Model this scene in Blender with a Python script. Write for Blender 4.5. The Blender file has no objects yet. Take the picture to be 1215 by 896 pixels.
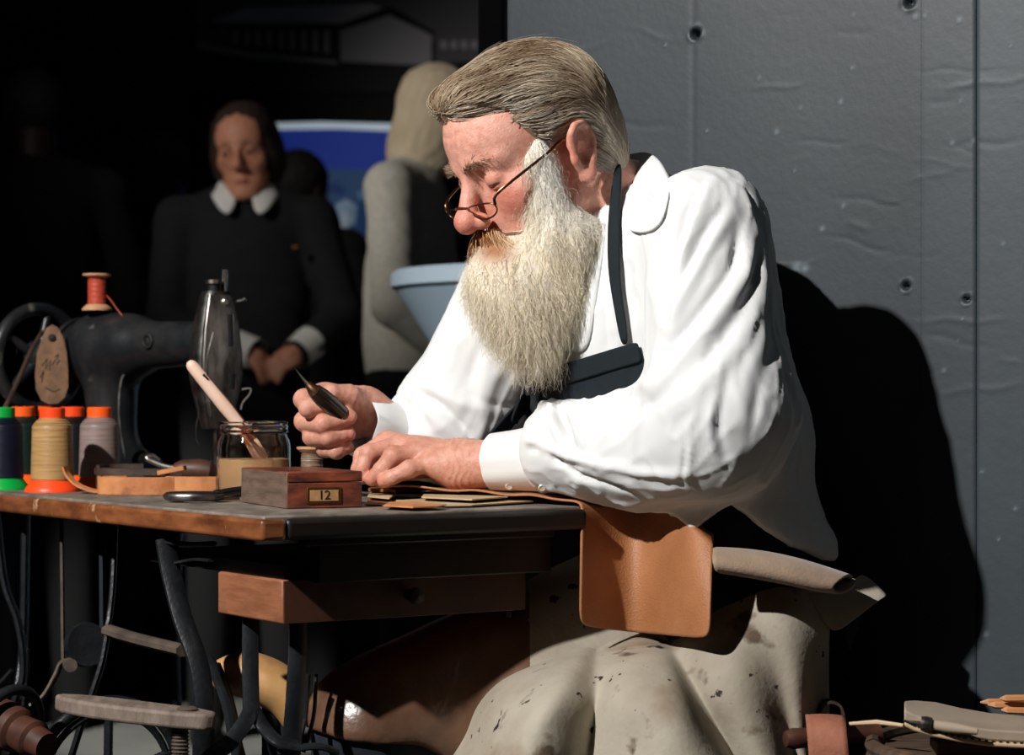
import bpy, math, random
import numpy as np
from mathutils import Vector, Matrix
random.seed(7); rng = np.random.default_rng(7)
scene = bpy.context.scene
COL = scene.collection
# ------------------------------------------------------------------ camera, light, exposure
FPX, CX, HY, H = 2800.0, 607.5, 470.0, 0.893       # focal length in px, principal x, horizon row, eye height
cam = bpy.data.cameras.new('camera'); cam_o = bpy.data.objects.new('camera', cam); COL.objects.link(cam_o)
cam_o.location = (0, 0, H); cam_o.rotation_euler = (math.pi / 2, 0, 0)
cam.sensor_width = 36; cam.lens = FPX / 1215 * 36; cam.shift_y = 22 / 1215
cam.clip_start = 0.05; cam.clip_end = 60
cam.dof.use_dof = True; cam.dof.focus_distance = 2.85; cam.dof.aperture_fstop = 5.6
scene.camera = cam_o
world = bpy.data.worlds.new('world'); scene.world = world; world.use_nodes = True
world.node_tree.nodes['Background'].inputs[0].default_value = (0.55, 0.75, 0.9, 1)
world.node_tree.nodes['Background'].inputs[1].default_value = 0.005
def aim(o, target):
    o.rotation_euler = (Vector(target) - o.location).to_track_quat('-Z', 'Y').to_euler()
def spot(name, loc, target, power, size, blend, radius, color):
    l = bpy.data.lights.new(name, 'SPOT'); l.energy = power; l.spot_size = math.radians(size); l.spot_blend = blend
    l.shadow_soft_size = radius; l.color = color
    o = bpy.data.objects.new(name, l); COL.objects.link(o); o.location = loc; aim(o, target); return o
def area(name, loc, target, power, sx, sy, color):
    l = bpy.data.lights.new(name, 'AREA'); l.energy = power; l.shape = 'RECTANGLE'; l.size = sx; l.size_y = sy; l.color = color
    o = bpy.data.objects.new(name, l); COL.objects.link(o); o.location = loc; aim(o, target); return o
spot('stage_spot', (-2.0, 0.66, 2.82), (0.26, 2.9, 0.90), 750, 48, 0.2, 0.045, (1.0, 0.982, 0.965))
spot('floor_spot', (-1.9, 4.0, 2.6), (-0.78, 6.3, 0), 520, 17, 0.5, 0.05, (1.0, 0.97, 0.92))
spot('hall_spot', (-2.3, 3.4, 2.5), (-0.28, 6.3, 1.56), 165, 30, 0.7, 0.15, (1.0, 0.93, 0.86))
area('wall_fill', (1.2, -0.8, 2.6), (0.5, 3.0, 0.8), 0.12, 1.6, 1.0, (0.85, 0.93, 1.0))
vs = scene.view_settings
vs.view_transform = 'Standard'; vs.look = 'None'; vs.gamma = 1.0; vs.use_curve_mapping = False; vs.exposure = 0.0
# ------------------------------------------------------------------ helpers
def pt(px, py, Y): return np.array([(px - CX) * Y / FPX, Y, H + (HY - py) * Y / FPX])
def ontable(px, py, z=0.76):
    Y = FPX * (H - z) / (py - HY); return pt(px, py, Y)
def lin(c):
    return tuple(((v / 255) / 12.92 if v / 255 <= 0.04045 else ((v / 255 + 0.055) / 1.055) ** 2.4) for v in c)
def mat(name, c, rough=0.6, metal=0.0, c2=None, scale=20.0, stretch=(1, 1, 1), detail=4, ramp=(0.35, 0.7), bump=0.0, bscale=None,
        attr=None, spec=0.5, coat=0.0, trans=0.0, ior=1.45, sss=0.0, sheen=0.0, emit=0.0, spots=None):
    m = bpy.data.materials.new(name); m.use_nodes = True; nt = m.node_tree; N = nt.nodes; L = nt.links
    b = N['Principled BSDF']
    def setv(k, v):
        if k in b.inputs: b.inputs[k].default_value = v
    setv('Roughness', rough); setv('Metallic', metal); setv('Specular IOR Level', spec); setv('Coat Weight', coat)
    setv('Transmission Weight', trans); setv('IOR', ior); setv('Sheen Weight', sheen)
    if sss: setv('Subsurface Weight', sss); setv('Subsurface Radius', (0.012, 0.005, 0.003)); setv('Subsurface Scale', 1.0)
    tc = N.new('ShaderNodeTexCoord'); mp = N.new('ShaderNodeMapping'); mp.inputs['Scale'].default_value = stretch
    L.new(tc.outputs['Object'], mp.inputs['Vector'])
    base = None
    if attr:
        a = N.new('ShaderNodeAttribute'); a.attribute_name = attr; base = a.outputs['Color']
    if c2 is not None:
        n = N.new('ShaderNodeTexNoise'); n.inputs['Scale'].default_value = scale; n.inputs['Detail'].default_value = detail
        n.inputs['Roughness'].default_value = 0.6
        L.new(mp.outputs[0], n.inputs['Vector'])
        r = N.new('ShaderNodeValToRGB'); r.color_ramp.elements[0].position = ramp[0]; r.color_ramp.elements[1].position = ramp[1]
        r.color_ramp.elements[0].color = (*lin(c), 1); r.color_ramp.elements[1].color = (*lin(c2), 1)
        L.new(n.outputs['Fac'], r.inputs['Fac'])
        if base is None: base = r.outputs['Color']
        else:
            mx = N.new('ShaderNodeMix'); mx.data_type = 'RGBA'; mx.blend_type = 'MULTIPLY'; mx.inputs[0].default_value = 1
            L.new(base, mx.inputs[6]); L.new(r.outputs['Color'], mx.inputs[7]); base = mx.outputs[2]
    if spots:   # list of (colour, scale, threshold, softness)
        for (sc_, ss, th, so) in spots:
            n = N.new('ShaderNodeTexNoise'); n.inputs['Scale'].default_value = ss; n.inputs['Detail'].default_value = 5
            L.new(tc.outputs['Object'], n.inputs['Vector'])
            r = N.new('ShaderNodeMapRange'); r.inputs[1].default_value = th; r.inputs[2].default_value = th + so
            L.new(n.outputs['Fac'], r.inputs[0])
            mx = N.new('ShaderNodeMix'); mx.data_type = 'RGBA'
            L.new(r.outputs[0], mx.inputs[0]); mx.inputs[7].default_value = (*lin(sc_), 1)
            if base is None: mx.inputs[6].default_value = (*lin(c), 1)
            else: L.new(base, mx.inputs[6])
            base = mx.outputs[2]
    if base is None: b.inputs['Base Color'].default_value = (*lin(c), 1)
    else: L.new(base, b.inputs['Base Color'])
    if emit:
        setv('Emission Strength', emit)
        if base is None: b.inputs['Emission Color'].default_value = (*lin(c), 1)
        else: L.new(base, b.inputs['Emission Color'])
    if bump:
        n = N.new('ShaderNodeTexNoise'); n.inputs['Scale'].default_value = bscale or scale * 6; n.inputs['Detail'].default_value = 5
        L.new(mp.outputs[0], n.inputs['Vector'])
        bp = N.new('ShaderNodeBump'); bp.inputs['Strength'].default_value = 1.0; bp.inputs['Distance'].default_value = bump
        L.new(n.outputs['Fac'], bp.inputs['Height']); L.new(bp.outputs['Normal'], b.inputs['Normal'])
    return m
def wpos(o):
    v = Vector((0, 0, 0))
    while o is not None: v = v + o.location; o = o.parent
    return v
def nm(o, name): return o
def link(name, me, m, parent=None, origin=None):
    o = bpy.data.objects.new(name, me); COL.objects.link(o)
    if parent is not None: o.parent = parent
    elif origin is not None: o.location = origin
    if m is not None:
        for k in (m if isinstance(m, (list, tuple)) else [m]): me.materials.append(k)
    return o
def tag(o, label=None, cat=None, group=None, kind=None):
    if label: o['label'] = label
    if cat: o['category'] = cat
    if group: o['group'] = group
    if kind: o['kind'] = kind
    return o
def thing(name, loc, label, cat, group=None):
    o = bpy.data.objects.new(name, None); COL.objects.link(o); o.location = Vector([float(v) for v in loc]); o.empty_display_size = 0.02
    return tag(o, label, cat, group)
def npmesh(name, V, F, m, parent=None, smooth=True, origin=None, colors=None, matidx=None):
    """V (n,3) world; F list of arrays/tuples or (k,4)/(k,3) array"""
    V = np.asarray(V, dtype=np.float64)
    if parent is not None: off = np.array(wpos(parent))
    else:
        if origin is None: origin = (float(V[:, 0].mean()), float(V[:, 1].mean()), float(V[:, 2].min()))
        off = np.array(origin)
    me = bpy.data.meshes.new(name)
    if isinstance(F, np.ndarray):
        k = F.shape[1]
        me.vertices.add(len(V)); me.vertices.foreach_set('co', (V - off).astype(np.float32).ravel())
        me.loops.add(F.size); me.loops.foreach_set('vertex_index', F.astype(np.int32).ravel())
        me.polygons.add(len(F)); me.polygons.foreach_set('loop_start', np.arange(0, F.size, k, dtype=np.int32))
        me.update(calc_edges=True); me.validate()
    else:
        me.from_pydata((V - off).tolist(), [], [list(map(int, f)) for f in F]); me.update()
    if smooth: me.polygons.foreach_set('use_smooth', np.ones(len(me.polygons), dtype=bool))
    if matidx is not None: me.polygons.foreach_set('material_index', np.asarray(matidx, dtype=np.int32))
    if colors is not None:
        a = me.attributes.new('Col', 'FLOAT_COLOR', 'POINT')
        c = np.ones((len(V), 4), dtype=np.float32); c[:, :3] = colors; a.data.foreach_set('color', c.ravel())
    return link(name, me, m, parent, origin)
def frame(d):
    d = np.asarray(d, float); d = d / (np.linalg.norm(d) + 1e-12)
    r = np.array([0, 0, 1.0]) if abs(d[2]) < 0.9 else np.array([1.0, 0, 0])
    u = np.cross(r, d); u /= np.linalg.norm(u); v = np.cross(d, u); return d, u, v
class MB:
    def __init__(s): s.v = []; s.f = []
    def add(s, V, F):
        b = len(s.v); s.v.extend([list(map(float, p)) for p in V]); s.f.extend([[i + b for i in f] for f in F]); return s
    def box(s, c, size, X=(1, 0, 0), Y=(0, 1, 0), Z=(0, 0, 1), taper=1.0):
        c = np.asarray(c, float); X, Y, Z = [np.asarray(a, float) for a in (X, Y, Z)]; h = np.asarray(size, float) / 2
        V = [c + sx * h[0] * X * (taper if sz > 0 else 1) + sy * h[1] * Y * (taper if sz > 0 else 1) + sz * h[2] * Z for sz in (-1, 1) for sy in (-1, 1) for sx in (-1, 1)]
        F = [[0, 2, 3, 1], [4, 5, 7, 6], [0, 1, 5, 4], [2, 6, 7, 3], [0, 4, 6, 2], [1, 3, 7, 5]]
        return s.add(V, F)
    def tube(s, P, R, n=10, caps=True, flat=None, up=None):
        """swept section; flat=(a,b) multiplies the section axes"""
        P = [np.asarray(p, float) for p in P]; k = len(P)
        R = [R] * k if np.isscalar(R) else list(R)
        V = []; pu = None
        for i in range(k):
            d = P[min(i + 1, k - 1)] - P[max(i - 1, 0)]; d = d / (np.linalg.norm(d) + 1e-12)
            if pu is None:
                if up is not None: u = np.asarray(up, float)
                else: _, u, _ = frame(d)
            else: u = pu
            u = u - d * np.dot(u, d); u /= np.linalg.norm(u) + 1e-12; w = np.cross(d, u); pu = u
            a, b = flat if flat else (1, 1)
            for j in range(n):
                t = 2 * math.pi * (j + 0.5) / n; V.append(P[i] + R[i] * (a * math.cos(t) * u + b * math.sin(t) * w))
        F = [[i * n + j, i * n + (j + 1) % n, (i + 1) * n + (j + 1) % n, (i + 1) * n + j] for i in range(k - 1) for j in range(n)]
        if caps: F += [list(range(n))[::-1], [(k - 1) * n + j for j in range(n)]]
        return s.add(V, F)
    def lathe(s, prof, c, axis=(0, 0, 1), n=32, sx=1.0, caps=True):
        """prof: list of (r, h) along axis"""
        d, u, v = frame(axis); c = np.asarray(c, float); V = []
        for (r, h) in prof:
            for j in range(n):
                t = 2 * math.pi * j / n; V.append(c + d * h + r * (math.cos(t) * u * sx + math.sin(t) * v))
        k = len(prof)
        F = [[i * n + j, i * n + (j + 1) % n, (i + 1) * n + (j + 1) % n, (i + 1) * n + j] for i in range(k - 1) for j in range(n)]
        if caps: F += [list(range(n))[::-1], [(k - 1) * n + j for j in range(n)]]
        return s.add(V, F)
    def torus(s, c, axis, R, r, n=40, m=10, sx=1.0, arc=1.0, u0=None):
        d, u, v = frame(axis); c = np.asarray(c, float)
        if u0 is not None:
            u = np.asarray(u0, float); u = u - d * np.dot(u, d); u /= np.linalg.norm(u); v = np.cross(d, u)
        V = []; kk = n if arc == 1.0 else n + 1
        for i in range(kk):
            t = 2 * math.pi * arc * i / n; e = math.cos(t) * u + math.sin(t) * v
            for j in range(m):
                q = 2 * math.pi * j / m; e2 = math.cos(t) * u * sx + math.sin(t) * v
                V.append(c + R * e2 + r * (math.cos(q) * e + math.sin(q) * d))
        F = [[i * m + j, i * m + (j + 1) % m, ((i + 1) % kk) * m + (j + 1) % m, ((i + 1) % kk) * m + j] for i in range(n if arc == 1.0 else n) for j in range(m)]
        return s.add(V, F)
    def prism(s, outline, o, X, Y, t):
        """outline 2D list, plane at o spanned by X,Y, extruded by t along X x Y"""
        o, X, Y = [np.asarray(a, float) for a in (o, X, Y)]; Z = np.cross(X, Y); Z /= np.linalg.norm(Z); n = len(outline)
        V = [o + a * X + b * Y for a, b in outline] + [o + a * X + b * Y + t * Z for a, b in outline]
        F = [list(range(n))[::-1], list(range(n, 2 * n))] + [[i, (i + 1) % n, n + (i + 1) % n, n + i] for i in range(n)]
        return s.add(V, F)
    def poly3(s, pts, t):
        """polygon of 3D points, thickened along its normal-ish vector t"""
        t = np.asarray(t, float); n = len(pts); V = [np.asarray(p, float) for p in pts] + [np.asarray(p, float) + t for p in pts]
        F = [list(range(n))[::-1], list(range(n, 2 * n))] + [[i, (i + 1) % n, n + (i + 1) % n, n + i] for i in range(n)]
        return s.add(V, F)
    def build(s, name, m, parent=None, smooth=True, bevel=0.0, seg=2, sharp=40, subsurf=0, origin=None):
        V = np.array(s.v)
        o = npmesh(name, V, s.f, m, parent, False, origin)
        me = o.data
        import bmesh
        bm = bmesh.new(); bm.from_mesh(me); bmesh.ops.recalc_face_normals(bm, faces=bm.faces)
        if smooth:
            for f in bm.faces: f.smooth = True
            for e in bm.edges:
                if len(e.link_faces) == 2 and e.calc_face_angle(0) > math.radians(sharp): e.smooth = False
        bm.to_mesh(me); bm.free()
        if bevel:
            md = o.modifiers.new('bevel', 'BEVEL'); md.width = bevel; md.segments = seg; md.limit_method = 'ANGLE'; md.angle_limit = math.radians(40)
            if smooth: md.harden_normals = False
        if subsurf:
            md = o.modifiers.new('sub', 'SUBSURF'); md.levels = subsurf; md.render_levels = subsurf
        return o
def grid_sheet(name, rows, m, parent=None, thick=0.002, sub=2, origin=None):
    """rows: list of equal-length lists of points -> smooth sheet with thickness"""
    R = np.array(rows, float); a, b = R.shape[:2]; V = R.reshape(-1, 3)
    F = [[i * b + j, i * b + j + 1, (i + 1) * b + j + 1, (i + 1) * b + j] for i in range(a - 1) for j in range(b - 1)]
    o = npmesh(name, V, F, m, parent, True, origin)
    md = o.modifiers.new('sub', 'SUBSURF'); md.levels = sub; md.render_levels = sub
    md = o.modifiers.new('solid', 'SOLIDIFY'); md.thickness = thick; md.offset = 0
    return o
def smooth_path(P, n):
    """Catmull-Rom resample"""
    P = [np.asarray(p, float) for p in P]; Q = [2 * P[0] - P[1]] + P + [2 * P[-1] - P[-2]]; out = []
    k = len(P) - 1
    for i in range(n):
        t = i / (n - 1) * k; j = min(int(t), k - 1); f = t - j; a, b, c, d = Q[j:j + 4]
        out.append(0.5 * ((2 * b) + (c - a) * f + (2 * a - 5 * b + 4 * c - d) * f * f + (3 * b - a - 3 * c + d) * f ** 3))
    return out
def ribbon(mb, path, width, thick, updir=(0, 0, 1), n=24):
    """strip following path, width along updir"""
    P = smooth_path(path, n); up = np.asarray(updir, float); V = []
    for i, p in enumerate(P):
        d = P[min(i + 1, n - 1)] - P[max(i - 1, 0)]; d /= np.linalg.norm(d) + 1e-12
        u = up - d * np.dot(up, d); u /= np.linalg.norm(u) + 1e-12; w = np.cross(d, u)
        ww = width[0] + (width[1] - width[0]) * i / (n - 1) if isinstance(width, tuple) else width
        for (a, b) in ((0, -.5), (1, -.5), (1, .5), (0, .5)): V.append(p + u * ww * a + w * thick * b)
    F = [[i * 4 + j, i * 4 + (j + 1) % 4, (i + 1) * 4 + (j + 1) % 4, (i + 1) * 4 + j] for i in range(n - 1) for j in range(4)]
    F += [[3, 2, 1, 0], [(n - 1) * 4 + j for j in range(4)]]
    return mb.add(V, F)
# ---- signed distance modelling (organic shapes), meshed with surface nets
def smin(a, b, k):
    h = np.clip(0.5 + 0.5 * (b - a) / k, 0, 1); return b * (1 - h) + a * h - k * h * (1 - h)
def smax(a, b, k): return -smin(-a, -b, k)
def sph(p, c, r): return np.sqrt(((p - np.asarray(c, np.float32)) ** 2).sum(1)) - r
def ell(p, c, r, A=None):
    q = p - np.asarray(c, np.float32)
    if A is not None: q = q @ np.asarray(A, np.float32).T
    r = np.asarray(r, np.float32); k0 = np.sqrt(((q / r) ** 2).sum(1)); k1 = np.sqrt(((q / r ** 2) ** 2).sum(1)) + 1e-9
    return k0 * (k0 - 1) / k1
def cap(p, a, b, r1, r2):
    a = np.asarray(a, np.float32); b = np.asarray(b, np.float32); d = b - a
    t = np.clip(((p - a) @ d) / (d @ d), 0, 1); return np.sqrt((((p - a) - t[:, None] * d) ** 2).sum(1)) - (r1 + (r2 - r1) * t)
def chain(p, pts, R, k=0.0):
    d = None
    for i in range(len(pts) - 1):
        e = cap(p, pts[i], pts[i + 1], R[i], R[i + 1]); d = e if d is None else (smin(d, e, k) if k else np.minimum(d, e))
    return d
def nets(f, lo, hi, h, B=8):
    lo = np.asarray(lo, float); hi = np.asarray(hi, float); nb = np.ceil((hi - lo) / (h * B)).astype(int)
    g = np.stack(np.meshgrid(*[np.arange(n) for n in nb], indexing='ij'), -1).reshape(-1, 3)
    cen = lo + (g + 0.5) * (h * B)
    act = np.abs(f(cen.astype(np.float32))) < h * B * 0.87 * 1.35 + h * 2
    g = g[act]; nB = len(g); C = B + 1
    l = np.stack(np.meshgrid(np.arange(C), np.arange(C), np.arange(C), indexing='ij'), -1).reshape(-1, 3)
    val = np.empty((nB, C, C, C), np.float32); CH = 400
    for i in range(0, nB, CH):
        q = g[i:i + CH, None, :] * B + l[None]; P = lo + q.reshape(-1, 3) * h
        val[i:i + CH] = f(P.astype(np.float32)).reshape(-1, C, C, C)
    ins = val < 0; dims = nb * B + 2
    def cid(ijk): return (ijk[..., 0].astype(np.int64) * dims[1] + ijk[..., 1]) * dims[2] + ijk[..., 2]
    s = np.zeros((nB, B, B, B), np.int8)
    for a in (0, 1):
        for b in (0, 1):
            for c in (0, 1): s += ins[:, a:a + B, b:b + B, c:c + B]
    bi, i, j, k = np.nonzero((s > 0) & (s < 8))
    acc = np.zeros((len(bi), 3)); cnt = np.zeros(len(bi))
    cor = [(a, b, c) for a in (0, 1) for b in (0, 1) for c in (0, 1)]
    for x in cor:
        for ax in range(3):
            if x[ax] == 0:
                y = list(x); y[ax] = 1
                v0 = val[bi, i + x[0], j + x[1], k + x[2]]; v1 = val[bi, i + y[0], j + y[1], k + y[2]]
                cr = (v0 < 0) != (v1 < 0); t = np.where(cr, v0 / np.where(cr, v0 - v1, 1), 0)
                for d in range(3): acc[:, d] += np.where(cr, x[d] + (t if d == ax else 0), 0)
                cnt += cr
    cell = g[bi] * B + np.stack([i, j, k], -1)
    V = lo + (cell + acc / cnt[:, None]) * h
    ids = cid(cell + 1); order = np.argsort(ids); sid = ids[order]
    F = []
    for ax in range(3):
        sl0 = (slice(None), slice(0, B), slice(0, B), slice(0, B)); e = [slice(0, B)] * 3; e[ax] = slice(1, B + 1)
        a0 = ins[sl0]; a1 = ins[(slice(None), *e)]
        bb, i, j, k = np.nonzero(a0 != a1); fl = a0[bb, i, j, k]
        base = g[bb] * B + np.stack([i, j, k], -1); u, w = [(1, 2), (2, 0), (0, 1)][ax]
        quad = []
        ok = np.ones(len(bb), bool)
        for (du, dw) in ((0, 0), (-1, 0), (-1, -1), (0, -1)):
            c = base.copy(); c[:, u] += du; c[:, w] += dw; q = cid(c + 1)
            pos = np.clip(np.searchsorted(sid, q), 0, len(sid) - 1); ok &= sid[pos] == q; quad.append(order[pos])
        quad = np.stack(quad, -1); quad[~fl] = quad[~fl][:, ::-1]; F.append(quad[ok])
    return V, np.concatenate(F)
def vnormals(V, F):
    n = np.cross(V[F[:, 2]] - V[F[:, 0]], V[F[:, 3]] - V[F[:, 1]]); N = np.zeros_like(V)
    for i in range(4):
        for d in range(3): N[:, d] += np.bincount(F[:, i], n[:, d], len(V))
    return N / (np.linalg.norm(N, axis=1, keepdims=True) + 1e-12)
def grad(f, P, e=0.002):
    P = P.astype(np.float32); G = np.stack([f(P + np.eye(3, dtype=np.float32)[i] * e) - f(P - np.eye(3, dtype=np.float32)[i] * e) for i in range(3)], -1)
    return G / (np.linalg.norm(G, axis=1, keepdims=True) + 1e-9)
def cast(f, pxs, t0=2.2, t1=3.6, lift=0.0):
    """points where the sight lines through the given picture points meet the surface f"""
    o = np.array([0, 0, H]); d = np.array([pt(a, b, 1.0) - o for a, b in pxs]); t = np.full(len(d), t0)
    for _ in range(70): t = np.minimum(t + f((o + d * t[:, None]).astype(np.float32)) * 0.8, t1)
    P = o + d * t[:, None]
    if lift: P = P + grad(f, P) * lift
    return P
def segdist(V, P):
    best = np.full(len(V), 9.0)
    for i in range(len(P) - 1):
        a, b = P[i], P[i + 1]; d = b - a; t = np.clip(((V - a) @ d) / (d @ d + 1e-12), 0, 1)
        best = np.minimum(best, np.linalg.norm(V - a - t[:, None] * d, axis=1))
    return best
def wnoise(V, s, seed=0):
    r = np.random.default_rng(seed); o = np.zeros(len(V))
    for i in range(6):
        k = r.normal(size=3) * s; o += np.sin(V @ k + r.uniform(0, 6.28) + 1.3 * np.sin(V @ (r.normal(size=3) * s * 0.7) + r.uniform(0, 6.28)))
    return o / 6
def strands(name, paths, R, colors, m, parent):
    """paths (N,S,3) -> three-sided tapered hair tubes in one mesh"""
    N, S, _ = paths.shape
    T = np.gradient(paths, axis=1); T /= np.linalg.norm(T, axis=2, keepdims=True) + 1e-12
    ref = rng.normal(size=(N, 1, 3)); U = np.cross(T, ref); U /= np.linalg.norm(U, axis=2, keepdims=True) + 1e-9; W = np.cross(T, U)
    tap = np.linspace(1, 0.35, S)[None, :, None, None]; ang = np.array([0, 2.094, 4.189])
    ring = np.cos(ang)[None, None, :, None] * U[:, :, None] + np.sin(ang)[None, None, :, None] * W[:, :, None]
    V = (paths[:, :, None] + ring * tap * np.asarray(R).reshape(-1, 1, 1, 1)).reshape(-1, 3)
    base = (np.arange(N) * S * 3)[:, None, None] + (np.arange(S - 1) * 3)[None, :, None]; j = np.arange(3); jn = (j + 1) % 3
    F = np.stack([base + j, base + jn, base + 3 + jn, base + 3 + j], -1).reshape(-1, 4)
    C = np.repeat(colors, S * 3, axis=0)
    return npmesh(name, V, F, m, parent, True, colors=C)
# ------------------------------------------------------------------ materials
M = {}
M['wallgrey'] = mat('grey_wall_paint', (89, 93, 99), 0.42, c2=(96, 100, 105), scale=5, bump=0.0006, bscale=60, attr=None)
M['black'] = mat('black_wall', (24, 26, 28), 0.8, c2=(30, 32, 34), scale=3)
M['floor'] = mat('dark_slab', (40, 40, 38), 0.6, c2=(52, 51, 49), scale=4, bump=0.001, bscale=40)  # kept dark so the near floor bounces little light
M['wood_top'] = mat('worn_dark_tabletop', (92, 84, 76), 0.55, c2=(140, 128, 116), scale=9, stretch=(3, 1, 1), bump=0.0004, bscale=90)
M['wood_edge'] = mat('varnished_orange_wood', (146, 88, 52), 0.36, c2=(88, 48, 28), scale=14, stretch=(1, 1, 3), bump=0.0003, bscale=60, coat=0.3, spots=[((205, 160, 120), 22, 0.66, 0.06)])
M['wood_dark'] = mat('black_brown_wood', (30, 22, 18), 0.45, c2=(22, 16, 13), scale=12, bump=0.0003)
M['wood_drawer'] = mat('brown_drawer_wood', (150, 96, 66), 0.5, c2=(116, 70, 46), scale=16, stretch=(1, 1, 5), bump=0.0003, spots=[((190, 170, 150), 60, 0.74, 0.03)])
M['shaded_drawer_front'] = mat('shaded_drawer_wood', (78, 46, 32), 0.5, c2=(54, 32, 22), scale=14, bump=0.0003, spots=[((170, 140, 120), 70, 0.74, 0.03)])  # drawer wood darkened: shade of the end face put into the colour
M['iron'] = mat('black_cast_iron', (20, 22, 24), 0.36, c2=(32, 35, 37), scale=40, bump=0.0006, bscale=160, spec=0.6)
M['iron_rust'] = mat('brown_worn_iron', (96, 82, 70), 0.55, c2=(60, 54, 50), scale=30, bump=0.0006)
M['enamel'] = mat('black_machine_enamel', (26, 28, 30), 0.36, c2=(50, 50, 48), scale=14, ramp=(0.45, 0.8), bump=0.0003, bscale=120, spots=[((92, 88, 80), 26, 0.66, 0.1)])
M['steel'] = mat('worn_steel', (205, 198, 190), 0.36, 1.0, c2=(92, 88, 82), scale=30, stretch=(1, 1, 0.3), bump=0.0002)
M['steel_dark'] = mat('dark_steel', (150, 146, 140), 0.4, 1.0, c2=(50, 48, 46), scale=40)
M['slot'] = mat('slot_black', (12, 12, 12), 0.7)
M['chrome'] = mat('bright_steel', (200, 198, 195), 0.2, 1.0)
M['tagleather'] = mat('brown_tag_leather', (126, 92, 64), 0.7, c2=(92, 66, 46), scale=60, bump=0.0008, bscale=300)
M['ink'] = mat('dark_emboss', (52, 36, 26), 0.8)
M['orange'] = mat('orange_plastic', (255, 92, 20), 0.4)
M['red_orange'] = mat('red_orange_plastic', (255, 74, 22), 0.4)
M['green'] = mat('green_plastic', (0, 160, 58), 0.4)
def thread_mat(n, a, b): return mat(n, a, 0.42, c2=b, scale=30, stretch=(0.6, 0.6, 14), ramp=(0.3, 0.7), bump=0.0004, bscale=60)
M['t_tan'] = thread_mat('tan_thread', (190, 150, 96), (150, 114, 70))
M['t_grey'] = thread_mat('mauve_grey_thread', (150, 128, 120), (120, 102, 98))
M['t_navy'] = thread_mat('navy_thread', (14, 20, 42), (8, 12, 26))
M['t_green'] = thread_mat('dark_green_thread', (18, 40, 32), (10, 24, 20))
M['t_black'] = thread_mat('black_thread', (20, 20, 24), (12, 12, 14))
M['t_red'] = thread_mat('orange_red_thread', (200, 84, 58), (160, 58, 40))
M['t_brown'] = thread_mat('taupe_thread', (150, 128, 104), (96, 80, 64))
M['spoolwood'] = mat('pale_spool_wood', (206, 158, 118), 0.55, c2=(176, 124, 86), scale=40, stretch=(1, 1, 3))
M['tan_leather'] = mat('tan_strap_leather', (205, 138, 84), 0.6, c2=(168, 100, 56), scale=24, bump=0.0006, bscale=200, spots=[((92, 50, 28), 14, 0.62, 0.1)])
M['dark_leather'] = mat('dark_strap_leather', (74, 56, 46), 0.55, c2=(48, 36, 30), scale=30, bump=0.0006)
M['handle_wood'] = mat('dark_handle_wood', (84, 50, 36), 0.5, c2=(56, 34, 26), scale=40, stretch=(1, 1, 1))
M['brushwood'] = mat('pale_brush_handle', (240, 208, 186), 0.45, c2=(228, 190, 166), scale=20)
M['copper'] = mat('copper_ferrule', (205, 130, 96), 0.3, 1.0)
M['bristle'] = mat('glue_bristle', (206, 160, 128), 0.5)
M['glass'] = mat('clear_glass', (250, 252, 250), 0.02, trans=1.0, ior=1.42)
M['glue'] = mat('yellow_brown_glue', (236, 184, 132), 0.35, c2=(222, 168, 118), scale=8, sss=0.0)
M['boxwood'] = mat('worn_box_wood_side', (116, 96, 82), 0.55, c2=(80, 64, 54), scale=18, stretch=(1, 1, 6), bump=0.0005)
M['boxwood2'] = mat('red_brown_box_wood', (140, 70, 48), 0.42, c2=(62, 36, 28), scale=22, ramp=(0.35, 0.65), stretch=(1, 1, 2.2), bump=0.0005, coat=0.2)
M['brass'] = mat('worn_brass_frame', (150, 108, 66), 0.4, 1.0, c2=(110, 76, 44), scale=80)
M['paper'] = mat('old_label_paper', (176, 132, 86), 0.7, c2=(140, 100, 62), scale=50)
M['card'] = mat('beige_pattern_card', (196, 170, 132), 0.75, c2=(172, 144, 108), scale=14)
M['scrap'] = mat('brown_leather_scrap', (140, 84, 48), 0.65, c2=(100, 58, 34), scale=24, bump=0.0004)
M['cognac'] = mat('cognac_leather', (168, 112, 72), 0.5, c2=(152, 98, 60), scale=16, bump=0.0009, bscale=420)
M['suede'] = mat('taupe_suede', (160, 136, 112), 0.85, c2=(132, 110, 90), scale=14, bump=0.0008, bscale=260, sheen=0.3)
M['apron_leather'] = mat('stained_cream_apron', (172, 163, 146), 0.78, c2=(140, 129, 112), scale=6, ramp=(0.4, 0.75), bump=0.0008, bscale=120,
    spots=[((128, 108, 86), 8, 0.55, 0.16), ((96, 78, 62), 18, 0.62, 0.08), ((40, 32, 28), 30, 0.665, 0.02), ((48, 40, 36), 70, 0.70, 0.02)])
M['shine_leather'] = mat('shiny_brown_leather', (112, 80, 60), 0.3, c2=(84, 60, 46), scale=12, bump=0.0015, bscale=60, spec=0.7)
M['shirt'] = mat('white_cotton_shirt', (228, 228, 226), 0.85, c2=(220, 221, 220), scale=10, bump=0.00025, bscale=900, sheen=0.1)
M['cuffband'] = mat('white_cotton_cuff', (226, 226, 224), 0.85, bump=0.0003, bscale=900)
M['pearl'] = mat('pearl_button', (214, 208, 196), 0.3)
M['navy'] = mat('dark_navy_canvas', (9, 25, 31), 0.85, c2=(6, 18, 24), scale=60, bump=0.0004, bscale=700)
M['jeans'] = mat('dark_blue_trousers', (26, 36, 46), 0.9, c2=(18, 26, 36), scale=60, bump=0.0004, bscale=600)
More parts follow.
